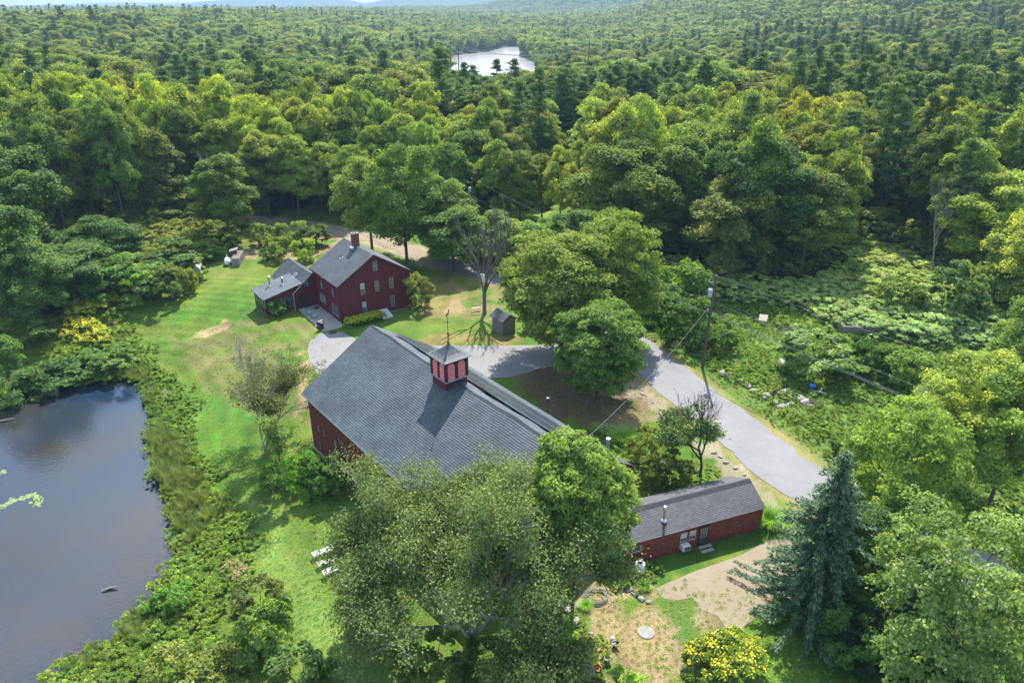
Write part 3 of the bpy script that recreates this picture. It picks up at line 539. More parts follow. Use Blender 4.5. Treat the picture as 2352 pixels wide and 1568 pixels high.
m = MB().box(x0-.02, x1+.02, y0-.02, y1+.02, -.4, .1); m.build('foundation', 'concrete', house)
for a, b, c, d in GW: window(house, (0, y0, 0), X_, -Y_, a, b, c, d, 'maroon_trim', 'trim_light', 2, 4, curtain=(a < 4))
for k, (a, b, c, d) in enumerate(LW):
    if k == 2:
        for q in range(3): window(house, (x0, 0, 0), Y_, -X_, a+.7*q+.04, a+.7*q+.66, c, d, 'maroon_trim', 'white_paint', 2, 1, double=False)
    else: window(house, (x0, 0, 0), Y_, -X_, a, b, c, d, 'maroon_trim', 'trim_light', 1 if k == 3 else 2, 2, double=k < 2)
hsag = lambda s, t: -.05*math.sin(math.pi*s)*t
roof_slope('roof', house, 'roof_house', (0, 0, he), (0, Lh, he), (W/2, 0, hr), (W/2, Lh, hr), .15, 16, hsag)
roof_slope('roof', house, 'roof_house', (W, 0, he), (W, Lh, he), (W/2, 0, hr), (W/2, Lh, hr), .15, 16, hsag)
m = MB()
for y in (-.03, Lh+.004):
    for a, b in (((-.03, he), (W/2, hr)), ((W+.03, he), (W/2, hr))): m.ext([(a[0], y, a[1]-.26), (b[0], y, b[1]-.26), (b[0], y, b[1]-.01), (a[0], y, a[1]-.01)], (0, .026, 0))
m.box(-.035, -.008, 0, Lh, he-.2, he-.005).box(W+.008, W+.035, 0, Lh, he-.2, he-.005); m.build('fascia', 'maroon_trim', house)
# chimney
qx, qy = W/2+.05, 5.6; ch = MB().box(qx-.42, qx+.42, qy-.32, qy+.32, hr-1.0, hr+1.5).build('chimney', 'stone', house); m = MB(); z = hr-.7; k = 0
while z < hr+1.52:
    for s_ in (-1, 1):
        for j in range(4):
            a = qx-.45+j*.225+(.1 if k % 2 else 0); b = min(a+.21, qx+.45); m.box(a, b, qy+s_*.34-.02, qy+s_*.34+.02, z, z+.062)
        for j in range(3):
            a = qy-.32+j*.22+(.06 if k % 2 else 0); b = min(a+.2, qy+.32); m.box(qx+s_*.44-.02, qx+s_*.44+.02, a, b, z, z+.062)
    z += .074; k += 1
m.build('brick', 'brick', ch, kind='stuff'); MB().box(qx-.52, qx+.52, qy-.42, qy+.42, hr+1.32, hr+1.42).build('band', 'brick', ch); MB().box(qx-.5, qx+.5, qy-.4, qy+.4, hr+1.53, hr+1.6).lathe([(.12, 0), (.12, .18), (.09, .18), (.09, .1)], (qx-.2, qy, hr+1.6), 8).lathe([(.12, 0), (.12, .18), (.09, .18), (.09, .1)], (qx+.2, qy, hr+1.6), 8).build('cap', 'stone', ch)
zf = hr-.5*slope; MB().ext([(qx-.75, qy-.5, hr-.75*slope+.035), (qx-.3, qy-.5, hr-.3*slope+.035), (qx-.3, qy+.5, hr-.3*slope+.035), (qx-.75, qy+.5, hr-.75*slope+.035)], (0, 0, .02)).build('flashing', 'metal_bright', ch)
vx, vy = 3.1, 5.2; vz = he+slope*vx; MB().tube([(vx, vy, vz-.1), (vx, vy, vz+.55)], .055, 8).build('vent_pipe', 'metal_dark', house); MB().obox((vx-.2, vy-.2, vz-.2*slope+.03), (.4, 0, .4*slope), (0, .4, 0), (0, 0, .02)).build('flashing', 'metal_bright', house)
# bulkhead
m = MB().ext([(5.4, y0-.04, 0), (5.4, y0-1.75, 0), (5.4, y0-1.75, .12), (5.4, y0-.04, .72)], (1.45, 0, 0)); bk = m.build('bulkhead', 'white_paint', house)
for a in (5.44, 6.14): MB().ext([(a, y0-1.7, .155), (a+.66, y0-1.7, .155), (a+.66, y0-.1, .715), (a, y0-.1, .715)], (0, .01, .035)).build('hatch_door', 'white_paint', bk)
# wing
wx0, wx1, wy0, wy1 = -2.85, 2.35, 8.62, 16.5; we, wr, wc = 2.51, 4.85, -.25; wsl = (wr-we)/(wc+3.11)
wt = lambda x: we+wsl*(x+3.11 if x < wc else 2*wc+3.11-x)-.14
wing = root('wing', (0, 0, 0)); wing.parent = house
m = MB(); m.ext([(wx0, wy0, -.3), (x0, wy0, -.3), (x0, wy0, wt(x0)), (wc, wy0, wt(wc)), (wx0, wy0, wt(wx0))], (0, .15, 0)); m.ext([(wx0, wy1, -.3), (wx1, wy1, -.3), (wx1, wy1, wt(wx1)), (wc, wy1, wt(wc)), (wx0, wy1, wt(wx0))], (0, -.15, 0))
m.box(wx0, wx0+.15, wy0+.15, wy1-.15, -.3, wt(wx0)); m.box(wx1-.15, wx1, Lh, wy1-.15, -.3, wt(wx1)); m.build('wall', 'red_house', wing)
m = MB(); siding(m, (0, wy0, 0), X_, -Y_, lambda z: (wx0, x0-.05) if z < wt(wx0) else (wx0+(z-wt(wx0))/wsl, min(x0-.05, wc+(wt(wc)-z)/wsl)), .05, wt(wc)-.1, .15, .035, opening([(-2.1, -1.05, .05, 2.1), (-1.2, -.7, 3.1, 3.9)]))
siding(m, (wx0, 0, 0), Y_, -X_, lambda z: (13.2, wy1), .05, wt(wx0)-.01, .15, .035); m.build('siding', 'red_house', wing, kind='stuff')
MB().box(-2.12, -1.03, wy0-.06, wy0-.01, .02, 2.12).build('door_frame', 'maroon_trim', wing); MB().box(-2.04, -1.11, wy0-.085, wy0-.062, .06, 2.04).build('door', 'dark_door', wing)
window(wing, (0, wy0, 0), X_, -Y_, -1.2, -.7, 3.1, 3.9, 'maroon_trim', 'trim_light', 1, 2)
roof_slope('roof', wing, 'roof_house', (-3.11, 8.3, we), (-3.11, 16.8, we), (wc, 8.3, wr), (wc, 16.8, wr), .15, 8); roof_slope('roof', wing, 'roof_house', (2.61, 9.2, we), (2.61, 16.8, we), (wc, 9.2, wr), (wc, 16.8, wr), .15, 8)
MB().ext([(-3.14, 8.27, we-.2), (wc, 8.27, wr-.2), (wc, 8.27, wr), (-3.14, 8.27, we)], (0, .025, 0)).build('rake_trim', 'trim_light', wing)
p = np.array((-1.45, 11.3, we+wsl*1.66)); MB().obox(p+(-.3, -.4, -.3*wsl+.06), (.6, 0, .6*wsl), (0, .8, 0), (0, 0, .06)).build('skylight', 'white_paint', wing); MB().obox(p+(-.24, -.34, -.24*wsl+.13), (.48, 0, .48*wsl), (0, .68, 0), (0, 0, .01)).build('skylight_pane', 'window_glass', wing)
MB().tube([(wx0-.12, wy0-.25, .1), (wx0-.12, wy0-.25, 2.3)], .05, 6).build('downspout', 'trim_light', wing)
# porch
porch = root('porch', (0, 0, 0)); porch.parent = house; pe, pr_ = 2.52, 3.72
roof_slope('roof', porch, 'roof_porch', (-7.14, 8.2, pe), (-7.14, 13.27, pe), (-1.55, 8.2, pr_+.04), (-1.55, 13.27, pr_+.04), .15, 8)
psl = (pr_-pe)/5.59; ax, bx, ay, by = -6.85, -2.9, 8.5, 13.0; pz = lambda x: pe+psl*(x+7.14)-.16
MB().box(ax, bx, ay, by, -.3, .28).build('floor_deck', 'wood_brown', porch)
m = MB().ext([(ax, ay, .28), (bx, ay, .28), (bx, ay, .8), (ax, ay, .8)], (0, .08, 0)); m.ext([(ax, ay, pz(ax)-.25), (bx, ay, pz(ax)-.25), (bx, ay, pz(bx)), (ax, ay, pz(ax))], (0, .08, 0)); m.box(ax, ax+.08, ay+.08, by, .28, .8).box(ax, bx, by-.08, by, .28, 2.4); m.box(ax, ax+.08, ay+.08, by-.08, pz(ax)-.25, pz(ax)); m.build('wall', 'red_house', porch)
for k in range(5): x = ax+k*(bx-ax-.1)/4; MB().box(x, x+.1, ay-.012, ay+.092, .28, pz(ax)-.2).build('post', 'maroon_trim', porch)
for k in range(1, 6): y = ay+k*(by-ay-.1)/5; MB().box(ax-.012, ax+.092, y, y+.1, .28, pz(ax)-.2).build('post', 'maroon_trim', porch)
MB().box(ax+.1, bx, ay+.035, ay+.045, .8, pz(ax)-.25).box(ax+.035, ax+.045, ay+.1, by-.1, .8, pz(ax)-.25).build('screen', 'window_glass', porch)
for k in range(2): MB().box(-6.0, -5.0, ay-.35-.3*k, ay-.05-.3*k, -.1, .2-.14*k).build('step', 'red_house', porch)
for (x, y, hh) in ((-4.9, 11.9, 1.25), (-3.5, 10.7, .85)):
    z = pe+psl*(x+7.14); fl = MB().tube([(x, y, z-.1), (x, y, z+hh)], .09, 8).build('flue_pipe', 'metal_grey' if hh > 1 else 'metal_dark', porch); MB().lathe([(.15, hh), (.15, hh+.1), (.02, hh+.16)], (x, y, z), 10).build('cap', 'metal_bright', fl); MB().lathe([(.24, .02), (.12, .12)], (x, y, z), 10).build('collar', 'metal_bright', fl)
MB().box(-4.0, -3.65, 8.3, 8.45, 1.0, 1.5).build('lamp_box', 'maroon_trim', porch)
# patio slab laid along the house
sheetp = [(-29.5, 92.4), (-24.3, 84.8), (-22.1, 86.15), (-22.25, 87.3), (-27.35, 94.4), (-28.9, 93.4)]
MB().prism(sheetp, -.05, .05).build('patio', 'concrete', kind='structure')
# ------------------------------------------------------------------ cottage
cot = root('cottage', (19.982, 46.217, 0), 1.934, label='low red cottage by the road with peeling clapboards and a stovepipe', category='cottage')
W, Lc, he, hr = 4.554, 13.6, 2.12, 3.36; i_ = .17; slope = (hr-he)/(W/2); x0, x1, y0, y1 = i_, W-i_, i_, Lc-i_
m = MB()
for y in (y0, y1-.12): m.ext([(x0, y, -.4), (x1, y, -.4), (x1, y, gt(x1)), (W/2, y, gt(W/2)), (x0, y, gt(x0))], (0, .12, 0))
m.box(x0, x0+.12, y0+.12, y1-.12, -.4, gt(x0)); m.box(x1-.12, x1, y0+.12, y1-.12, -.4, gt(x1)); m.build('wall', 'red_cottage', cot)
CW = [(6.28, 6.88, .82, 1.74), (7.06, 7.66, .82, 1.74), (11.05, 11.8, 1.15, 1.72)]
m = MB(); siding(m, (x0, 0, 0), Y_, -X_, lambda z: (y0, y1), -.25, gt(x0)-.01, .11, .03, opening(CW, .07)+[(5.12, 6.03, -.3, 1.9)])
for yy, n in ((y0, -Y_), (y1, Y_)): siding(m, (0, yy, 0), X_, n, lambda z: (x0, x1) if z < gt(x0) else (x0+(z-gt(x0))/slope, x1-(z-gt(x0))/slope), -.25, gt(W/2)-.05, .11, .03)
siding(m, (x1, 0, 0), Y_, X_, lambda z: (y0, y1), -.25, gt(x1)-.01, .11, .03); m.build('siding', 'red_cottage', cot, kind='stuff')
m = MB()
for a, b in ((x0, y0), (x1, y0), (x0, y1)): MB().box(a-.05, a+.05, b-.05, b+.05, -.2, gt(x0)-.03).build('corner_board', 'red_cottage', cot)
for a in (8.1, 5.0): MB().box(x0-.045, x0, a, a+.1, -.2, gt(x0)-.03).build('corner_board', 'red_cottage', cot)
for a, b, c, d in CW: window(cot, (x0, 0, 0), Y_, -X_, a, b, c, d, 'red_cottage', 'white_paint', 2, 2, curtain=True, double=c < 1)
MB().box(x0-.06, x0, 5.12, 6.03, .05, 1.86).build('door_frame', 'maroon_trim', cot); dr = MB().box(x0-.085, x0-.062, 5.2, 5.95, .1, 1.8).build('door', 'grey_door', cot)
for k in range(4): MB().box(x0-.1, x0-.086, 5.26+k*.175, 5.26+k*.175+.11, .75, 1.7).build('panel', 'metal_grey', dr)
MB().box(x0-.12, x0-.086, 5.3, 5.34, .85, .95).build('handle', 'metal_bright', dr)
st = MB().box(x0-.72, x0-.1, 5.02, 6.1, -.05, -.0).build('steps', 'wood_grey', cot)
for k in range(2):
    for q in range(2): MB().box(x0-.40-.32*k-.15*q, x0-.27-.32*k-.15*q, 5.0, 6.1, .17-.15*k, .21-.15*k).build('tread', 'wood_pale', st)
MB().box(x0-.38, x0-.06, 5.0, 5.06, 0, .17).box(x0-.38, x0-.06, 6.04, 6.1, 0, .17).build('stringer', 'wood_grey', st)
ac = MB().box(x0-.52, x0-.03, 6.98, 7.66, .36, .80).build('air_conditioner', 'plastic_white', cot); MB().box(x0-.535, x0-.521, 7.04, 7.5, .42, .72).build('grille', 'metal_dark', ac)
m = MB()
for k in range(6): m.box(x0-.55, x0-.536, 7.05, 7.49, .44+k*.05, .455+k*.05)
m.build('louver', 'metal_grey', ac); MB().tube([(x0-.5, 7.3, -.05), (x0-.45, 7.3, .36)], .02, 5).build('prop', 'wood_brown', ac)
MB().box(x0-.14, x0-.04, 10.35, 10.6, 1.35, 1.43).build('wall_lamp', 'red_cottage', cot)
csag = lambda s, t: -.05*math.sin(math.pi*s)*t-.02*math.sin(s*23)*t
roof_slope('roof', cot, 'roof_cottage', (0, 0, he), (0, Lc, he), (W/2, 0, hr), (W/2, Lc, hr), .13, 24, csag, .08); roof_slope('roof', cot, 'roof_cottage', (W, 0, he), (W, Lc, he), (W/2, 0, hr), (W/2, Lc, hr), .13, 24, csag, .08)
m = MB()
for k in range(40):
    s0, s1 = k/40, min(1, (k+1.15)/40)
    for sx in (-1, 1): m.add([(W/2, s0*Lc, hr+csag(s0, 1)+.04), (W/2, s1*Lc, hr+csag(s1, 1)+.032), (W/2+sx*.28, s1*Lc, hr+csag(s1, 1)-.28*slope+.03), (W/2+sx*.28, s0*Lc, hr+csag(s0, 1)-.28*slope+.038)], [(0, 1, 2, 3)])
m.build('ridge_cap', 'metal_dark', cot)
fx, fy = .95, 8.75; fz = he+slope*fx; fl = MB().tube([(fx, fy, fz-.1), (fx, fy, fz+1.15)], .09, 10).build('stovepipe', 'brass_pipe' if 'brass_pipe' in MATS else 'metal_grey', cot); MB().lathe([(.26, -.02), (.22, .05), (.1, .12)], (fx, fy, fz+.03), 12).build('collar', 'metal_bright', fl); MB().lathe([(.11, 1.1), (.16, 1.15), (.16, 1.3), (.1, 1.38), (.02, 1.4)], (fx, fy, fz), 12).build('cap', 'metal_bright', fl)
# ------------------------------------------------------------------ small outbuildings
def hut(name, loc, rz, w, l, he, hr, wallm, roofm, shed=False, **kw):
    r = root(name, (*loc, th(*loc)), rz, **kw); m = MB(); gt_ = (lambda x: he+(hr-he)*x/w-.05) if shed else (lambda x: he+(hr-he)*min(x, w-x)/(w/2)-.05)
    a, b = .12, w-.12; pk = [] if shed else [(w/2, gt_(w/2))]
    for y in (.12, l-.2): m.ext([(a, y, -.2), (b, y, -.2), (b, y, gt_(b))]+[(p_[0], y, p_[1]) for p_ in pk]+[(a, y, gt_(a))], (0, .08, 0))
    m.box(a, a+.08, .2, l-.2, -.2, gt_(a)).box(b-.08, b, .2, l-.2, -.2, gt_(b)); m.build('wall', wallm, r); m = MB(); k = .14
    while k < w-.2: m.box(k, k+.13, .095, .12, -.1, gt_(k)-.03); k += .16
    k = .2
    while k < l-.25: m.box(a-.025, a, k, k+.13, -.1, gt_(a)-.03); k += .16
    m.build('board', wallm, r, kind='stuff')
    if shed: roof_slope('roof', r, roofm, (-.1, -.1, he), (-.1, l+.1, he), (w+.1, -.1, hr), (w+.1, l+.1, hr), .2, 4, None, .06)
    else:
        roof_slope('roof', r, roofm, (-.1, -.15, he-.05), (-.1, l+.15, he-.05), (w/2, -.15, hr), (w/2, l+.15, hr), .15, 4, None, .06); roof_slope('roof', r, roofm, (w+.1, -.15, he-.05), (w+.1, l+.15, he-.05), (w/2, -.15, hr), (w/2, l+.15, hr), .15, 4, None, .06)
    return r
hut('garden_shed', (-1.2, 83.4), .62, 2.2, 2.6, 2.0, 2.75, 'wood_grey', 'roof_house', label='small weathered grey board shed between the lawn and the big maples', category='shed')
hut('tool_hut', (-45.6, 112.3), .25, 1.15, 1.0, 1.9, 2.2, 'red_house', 'metal_roof' if 'metal_roof' in MATS else 'roof_porch', True, label='tiny red hut with slanted roof behind the white tank', category='hut')
# ------------------------------------------------------------------ foliage kit
def unit(a): return a/(np.linalg.norm(a, axis=-1, keepdims=True)+1e-9)
def leaf_mesh(P, N, size, tone, aspect=.62, rg=rng, along=None):
    """diamond leaves at P facing N (or running along 'along')"""
    n = len(P); t = unit(rg.normal(size=(n, 3)) if along is None else along); t = unit(t-N*(t*N).sum(1, keepdims=True)) if along is None else t
    b = unit(np.cross(N, t)); s = np.asarray(size).reshape(-1, 1)*.5
    V = np.stack([P-t*s, P+b*s*aspect-N*s*.12, P+t*s, P-b*s*aspect-N*s*.12], 1).reshape(-1, 3)
    return V, np.arange(4*n).reshape(-1, 4), np.repeat(tone, 4)
def clumps(C, R, n, size, rg, flat=.6, up=.55, spread=1., jit=.6, tone_v=.28, centre=None, aspect=.62):
    C = np.repeat(C, n, 0); Rr = np.repeat(np.asarray(R), n)[:, None]; tc_ = np.repeat(1+rg.normal(0, tone_v*.55, len(R)), n)
    d = unit(rg.normal(size=C.shape)); d[:, 2] = np.where(d[:, 2] < -.25, -d[:, 2], d[:, 2]); u = rg.random((len(C), 1))**.5
    P = C+d*Rr*u*np.array([spread, spread, flat])
    N = unit(d*.55+np.array([0, 0, up])+rg.normal(size=C.shape)*jit+(0 if centre is None else unit(C-centre)*.35))
    tone = np.clip(tc_*(1+rg.normal(0, tone_v*.5, len(C))), .45, 1.8)
    return leaf_mesh(P, N, size*(.7+.6*rg.random(len(C))), tone, aspect, rg)
def join(parts):
    V, Fs, T = [], [], []; k = 0
    for v, f, t in parts: V.append(v); Fs.append(f+k); T.append(t); k += len(v)
    return np.concatenate(V), np.concatenate(Fs), np.concatenate(T)
def crown_deciduous(seed, H=18, R=5, base=.28, nl=12, nc=15, n=60, leaf=.42, cr=(.8, 1.5), jit=.6, top=1., flat=.6, tone_v=.28, open_=.0, shape=1.):
    """lobed crown; returns leaf arrays and the lobe centres its limbs run to"""
    rg = np.random.default_rng(seed); zc = H*(base+1)/2; hz = H*(1-base)/2; lob = []
    for k in range(nl):
        f = (k+.5)/nl; zz = 1-1.9*f; a = k*2.39996+rg.random()*.8; r = math.sqrt(max(0, 1-zz*zz))*(.62+.2*rg.random())*shape
        lob.append((R*r*math.cos(a), R*r*math.sin(a), zc+hz*zz*.76*top+rg.normal()*.3))
    lob = np.array(lob); lr = R*(.36+.18*rg.random(nl)); Cs, Rs = [], []
    for c, q in zip(lob, lr):
        m = max(4, int(nc*(q/(R*.45))**2)); d = unit(rg.normal(size=(m, 3))); out = unit(c-np.array([0, 0, zc-hz*.3])); d = unit(d+out*.55+np.array([0, 0, .25]))
        Cs.append(c+d*q*(.55+.5*rg.random((m, 1)))*np.array([1, 1, .85])); Rs.append(rg.uniform(*cr, m)*(R/5)**.5)
    Cs = np.concatenate(Cs); Rs = np.concatenate(Rs)
    if open_: k = rg.random(len(Cs)) > open_; Cs, Rs = Cs[k], Rs[k]
    Cs[:, 2] = np.minimum(Cs[:, 2], H-.4)
    return clumps(Cs, Rs, n, leaf, rg, jit=jit, centre=np.array([0, 0, zc-hz*.4]), flat=flat, tone_v=tone_v), lob
def limb(mb, a, b, r0, r1, rg, n=5, seg=4, wob_=.06, sides=5):
    a, b = np.array(a, float), np.array(b, float); L_ = np.linalg.norm(b-a); pts = [a+(b-a)*t+(rg.normal(size=3)*L_*wob_ if 0 < t < 1 else 0)+np.array([0, 0, -.08*L_*math.sin(math.pi*t)]) for t in np.linspace(0, 1, seg)]
    mb.tube(pts, list(np.linspace(r0, r1, seg)), sides, cap=False)
def trunk_deciduous(seed, H, R, lob, r=.28, fork=.3, bark='bark', lean=0):
    rg = np.random.default_rng(seed+99); mb = MB(); tip = np.array([rg.normal()*.3, rg.normal()*.3, H*.78]); f = np.array([rg.normal()*.15, rg.normal()*.15, H*fork])
    mb.tube([(0, 0, -.5), (0, 0, .3), f*.5, f, (f+tip)/2+rg.normal(size=3)*.2, tip], [r*1.35, r*1.05, r*.9, r*.8, r*.45, .04], 7)
    for c in lob:
        h0 = min(.9, max(0, (c[2]-f[2])/(tip[2]-f[2])-.35)); s_ = f+(tip-f)*h0*.8; limb(mb, s_, c, r*.42*(1-h0*.6), .03, rg)
    return mb
def crown_pine(seed, H=22, R=3.6, base=.4, rows=14, n=40, leaf=.66, arms=7):
    rg = np.random.default_rng(seed); Ps = []; mb = MB(); mb.tube([(0, 0, -.5), (0, 0, H*.4), (0, 0, H*.8), (0, 0, H*.99)], [.3, .23, .1, .02], 7)
    C, Rr = [], []; lop = rg.random()*6.28; lop_a = rg.uniform(.15, .4)
    for k in range(rows):
        f = k/(rows-1); z = H*(base+(1-base)*f)*.985; z0_ = z; rr = R*(1-f)**.75*(.75+.5*rg.random())+.35
        if f < .2: rr *= .55+1.5*f
        for a in range(arms):
            if rg.random() < .2: continue
            z = z0_+(rg.random()-.5)*H*(1-base)/rows*2.6*(f < .93)
            an = a*2*math.pi/arms+rg.random()*.7+k; L_ = rr*(.5+.7*rg.random())*(1+lop_a*math.cos(an-lop)); e = np.array([math.cos(an)*L_, math.sin(an)*L_, z+L_*.26+rg.normal()*.35])
            mb.tube([(0, 0, z-.3), e*np.array([.5, .5, 1])-np.array([0, 0, .15]), e], [.05, .035, .015], 3, cap=False)
            for t in np.linspace(.35, 1.05, max(2, int(L_/.75))): C.append(np.array([e[0]*t, e[1]*t, z+(e[2]-z)*t])); Rr.append(.5+.25*rg.random()+.12*(1-t))
    C.append([0, 0, H-.4]); Rr.append(.35)
    C = np.array(C); Rr = np.array(Rr); N_ = len(C)
    P = np.repeat(C, n, 0); d = unit(rg.normal(size=P.shape)); d[:, 2] = np.abs(d[:, 2])*.8; o = unit(np.repeat(C*np.array([1, 1, 0]), n, 0)+1e-6)
    P = P+d*np.repeat(Rr, n)[:, None]*np.array([1, 1, .62]); N = unit(np.array([0, 0, 1.])+rg.normal(size=P.shape)*.75); al = unit(o*.6+np.array([0, 0, .5])+d*.9+rg.normal(size=P.shape)*.3)
    al = unit(al-N*(al*N).sum(1, keepdims=True)); tone = np.clip(np.repeat(1+rg.normal(0, .14, N_), n)*(1+rg.normal(0, .15, len(P))), .5, 1.7)
    return leaf_mesh(P, N, leaf*(.6+.6*rg.random(len(P))), tone, .3, rg, al), mb
def bare(mb, p, d, L_, r, depth, rg, tips, spread=.5, up=.15, kids=(2, 4), sides=5, shrink=.72):
    p = np.array(p, float); d = unit(np.array(d, float)); pts = [p]; q = p
    for k in range(3): d = unit(d+rg.normal(size=3)*.13+np.array([0, 0, up*.3])); q = q+d*L_/3; pts.append(q)
    mb.tube(pts, [r, r*.85, r*.72, r*.6], sides if r > .03 else 3, cap=False)
    if depth == 0: tips.append(q); return
    if depth <= 2: tips.append((pts[1]+pts[2])/2)
    for k in range(rg.integers(*kids)+1):
        t = rg.uniform(.45, 1); s_ = pts[0]+(q-pts[0])*t if k else q; nd_ = unit(d+unit(rg.normal(size=3))*spread*(1 if k else .5)+np.array([0, 0, up]))
        bare(mb, s_, nd_, L_*shrink*(.75+.4*rg.random()), r*(.62 if k else .66), depth-1, rg, tips, spread, up, kids, sides, shrink)
def build_leaf(name, arr, mat): V, Fq, T = arr; return mesh_np(name, V, Fq, [mat], tone=T)
def mbmesh(name, mb, mat):
    me = bpy.data.meshes.new(name); me.from_pydata(mb.v, [], mb.f); me.materials.append(MATS[mat]); me.polygons.foreach_set('use_smooth', [True]*len(me.polygons)); me.update(); return me
# tree stock: every kind keeps one crown mesh and one trunk mesh, shared by its copies
STOCK = {}
def stock(key, cm, tm, H, R): STOCK[key] = (cm, tm, H, R)
for k in range(7):
    H, R, kw = [(18, 5.2, dict(base=.12, nl=15)), (19, 4.6, dict(base=.2, nl=15)), (17, 5.6, dict(nl=16, base=.08)), (20, 4.3, dict(nl=15, base=.15)), (16, 4.6, dict(nl=13, cr=(.9, 1.6), base=.1)), (19, 5., dict(open_=.25, nl=15, base=.22)), (18, 3.9, dict(open_=.2, nl=13, base=.12))][k]
    arr, lob = crown_deciduous(100+k, H, R, n=120, nc=19, leaf=.34, tone_v=.42, flat=.85, **kw); stock('dec%d' % k, build_leaf('crown', arr, 'leaf'), mbmesh('trunk', trunk_deciduous(k, H, R, lob, .26, .34, 'bark'), 'bark'), H, R)
for k in range(4):
    H, R, kw = [(22, 3.4, {}), (23, 3.0, dict(base=.55, rows=10)), (20, 3.9, dict(base=.22, rows=16)), (22, 3.2, dict(base=.45, arms=5))][k]
    arr, mb = crown_pine(200+k, H, R, **kw); stock('pine%d' % k, build_leaf('crown', arr, 'leaf_pine'), mbmesh('trunk', mb, 'bark_dark'), H, R)
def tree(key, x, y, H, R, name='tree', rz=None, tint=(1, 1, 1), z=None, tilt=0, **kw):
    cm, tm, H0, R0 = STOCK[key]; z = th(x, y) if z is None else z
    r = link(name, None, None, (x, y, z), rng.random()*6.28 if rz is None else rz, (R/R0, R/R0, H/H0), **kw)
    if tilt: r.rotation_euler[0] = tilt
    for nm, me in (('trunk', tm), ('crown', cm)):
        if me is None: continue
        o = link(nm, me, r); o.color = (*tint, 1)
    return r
def at(px, Y, ytop=None, wpx=None):
    """plan position at forward distance Y under picture column px; height and radius from its top row and width"""
    v = ((ytop if ytop is not None else 784)-784)/F_; zt_ = CAM_H-Y*(sp+v*cp)/(cp-v*sp)
    zm = zt_*.6; d = Y*cp+(CAM_H-zm)*sp; x = (px-1176)/F_*d; return x, Y, zt_, (wpx or 0)/2/F_*d
# ---- forest
TL = [(-600, 690), (-300, 640), (0, 575), (250, 548), (470, 512), (560, 500), (640, 488), (800, 490), (1040, 497), (1235, 480), (1255, 415), (1335, 405), (1350, 540), (1560, 590), (1700, 640), (1860, 640), (1950, 560), (2050, 560), (2150, 620), (2352, 600), (2700, 600), (3200, 700)]
tlx, tly = np.array(TL).T
def treeline_ok(x, y):
    px, py = PR(x, y, 0.); return (py < np.interp(px, tlx, tly)) | (y > 260)
def jitgrid(x0, x1, y0, y1, st, rg):
    a, b = np.meshgrid(np.arange(x0, x1, st), np.arange(y0, y1, st)); a = a.ravel(); b = b.ravel(); return a+rg.uniform(-.42, .42, len(a))*st, b+rg.uniform(-.42, .42, len(a))*st
def forest_pts(y0, y1, st, pad=25, seed=1):
    rg = np.random.default_rng(seed); x, y = jitgrid(-(y1*.8+pad), y1*.8+pad, y0, y1, st, rg); k = np.abs(x) < y*.78+pad; x, y = x[k], y[k]
    k = treeline_ok(x, y) & ~inpoly(x, y, LAKE) & (distline(x, y, TRACK) > 4); k &= ~((y < 1100) & (np.abs(x) < 200) & (distline(x, y, LAKE, True) < 3)); return x[k], y[k], rg
fx_, fy_, frg = forest_pts(92, 300, 5.4, seed=3)
ppx, ppy = PR(fx_, fy_, TH(fx_, fy_))
# kind of each tree: pines stand behind the road bend and thicken up the right-hand hill
def pine_prob(x, y, px):
    p = .07+.22*ss((px-1250)/600)+.04*ss((y-200)/200); p = p+.3*((fbm(x, y, .02, 61)-.5)*2); p = np.where((px > 1030) & (px < 1560) & (y > 172) & (y < 215), .95, p)
    p = np.where((px < 1040) & (y < 170), .02, p); p = np.where((px > 1300) & (px < 1900) & (y < 165), .05, p); return p
pp = pine_prob(fx_, fy_, ppx); isp = frg.random(len(fx_)) < pp
def tint_for(px, y, rg):
    """leaf colour of the stand: greyer by the pond, yellower in the middle, fresh green to the right"""
    c = np.array([1., 1., 1.]); 
    if px < 560 and y < 140: c = np.array([.85, .95, .88])
    elif px < 1050 and y < 185: c = np.array([1.25, 1.26, .85])
    elif px < 1050: c = np.array([1.1, 1.05, .95])
    elif px > 2000 and y < 150: c = np.array([1.2, 1.2, .95])
    elif px > 1500 and y < 130: c = np.array([.95, 1., .85])
    else: c = np.array([1.1, 1.08, 1.])
    r_ = rg.random()
    if r_ < .12: c = c*np.array([1.2, 1.12, .8])
    elif r_ < .22: c = c*np.array([.78, .84, .85])
    elif r_ < .27: c = c*np.array([1.25, 1.2, 1.2])
    return tuple(c*(.85+.3*rg.random()))
ord_ = np.argsort(fy_); nd_c = npn = 0; rest = []
occ = [] # hand placed trees of the front rows
LAB = {True: ('pine_tree', 'pine'), False: ('broadleaf_tree', 'tree')}
def where_words(px, y):
    a = 'in the forest behind the pond lawn' if px < 560 else 'in the sunlit wood behind the red house' if px < 1050 else 'in the wood beyond the road bend' if px < 1600 else 'in the wood behind the power pole' if px < 2000 else 'in the wood right of the fern field'
    return a
SEEN = {}
def sizeword(H, R_): return ('towering' if H > 20.5 else 'middling' if H > 17.5 else 'lower')+(' wide' if R_ > 4.4 else ' narrow' if R_ < 3.7 else '')
def rowword(px, py): d = np.interp(px, tlx, tly)-py; return 'front row' if d < 45 else 'second row' if d < 95 else 'back row'
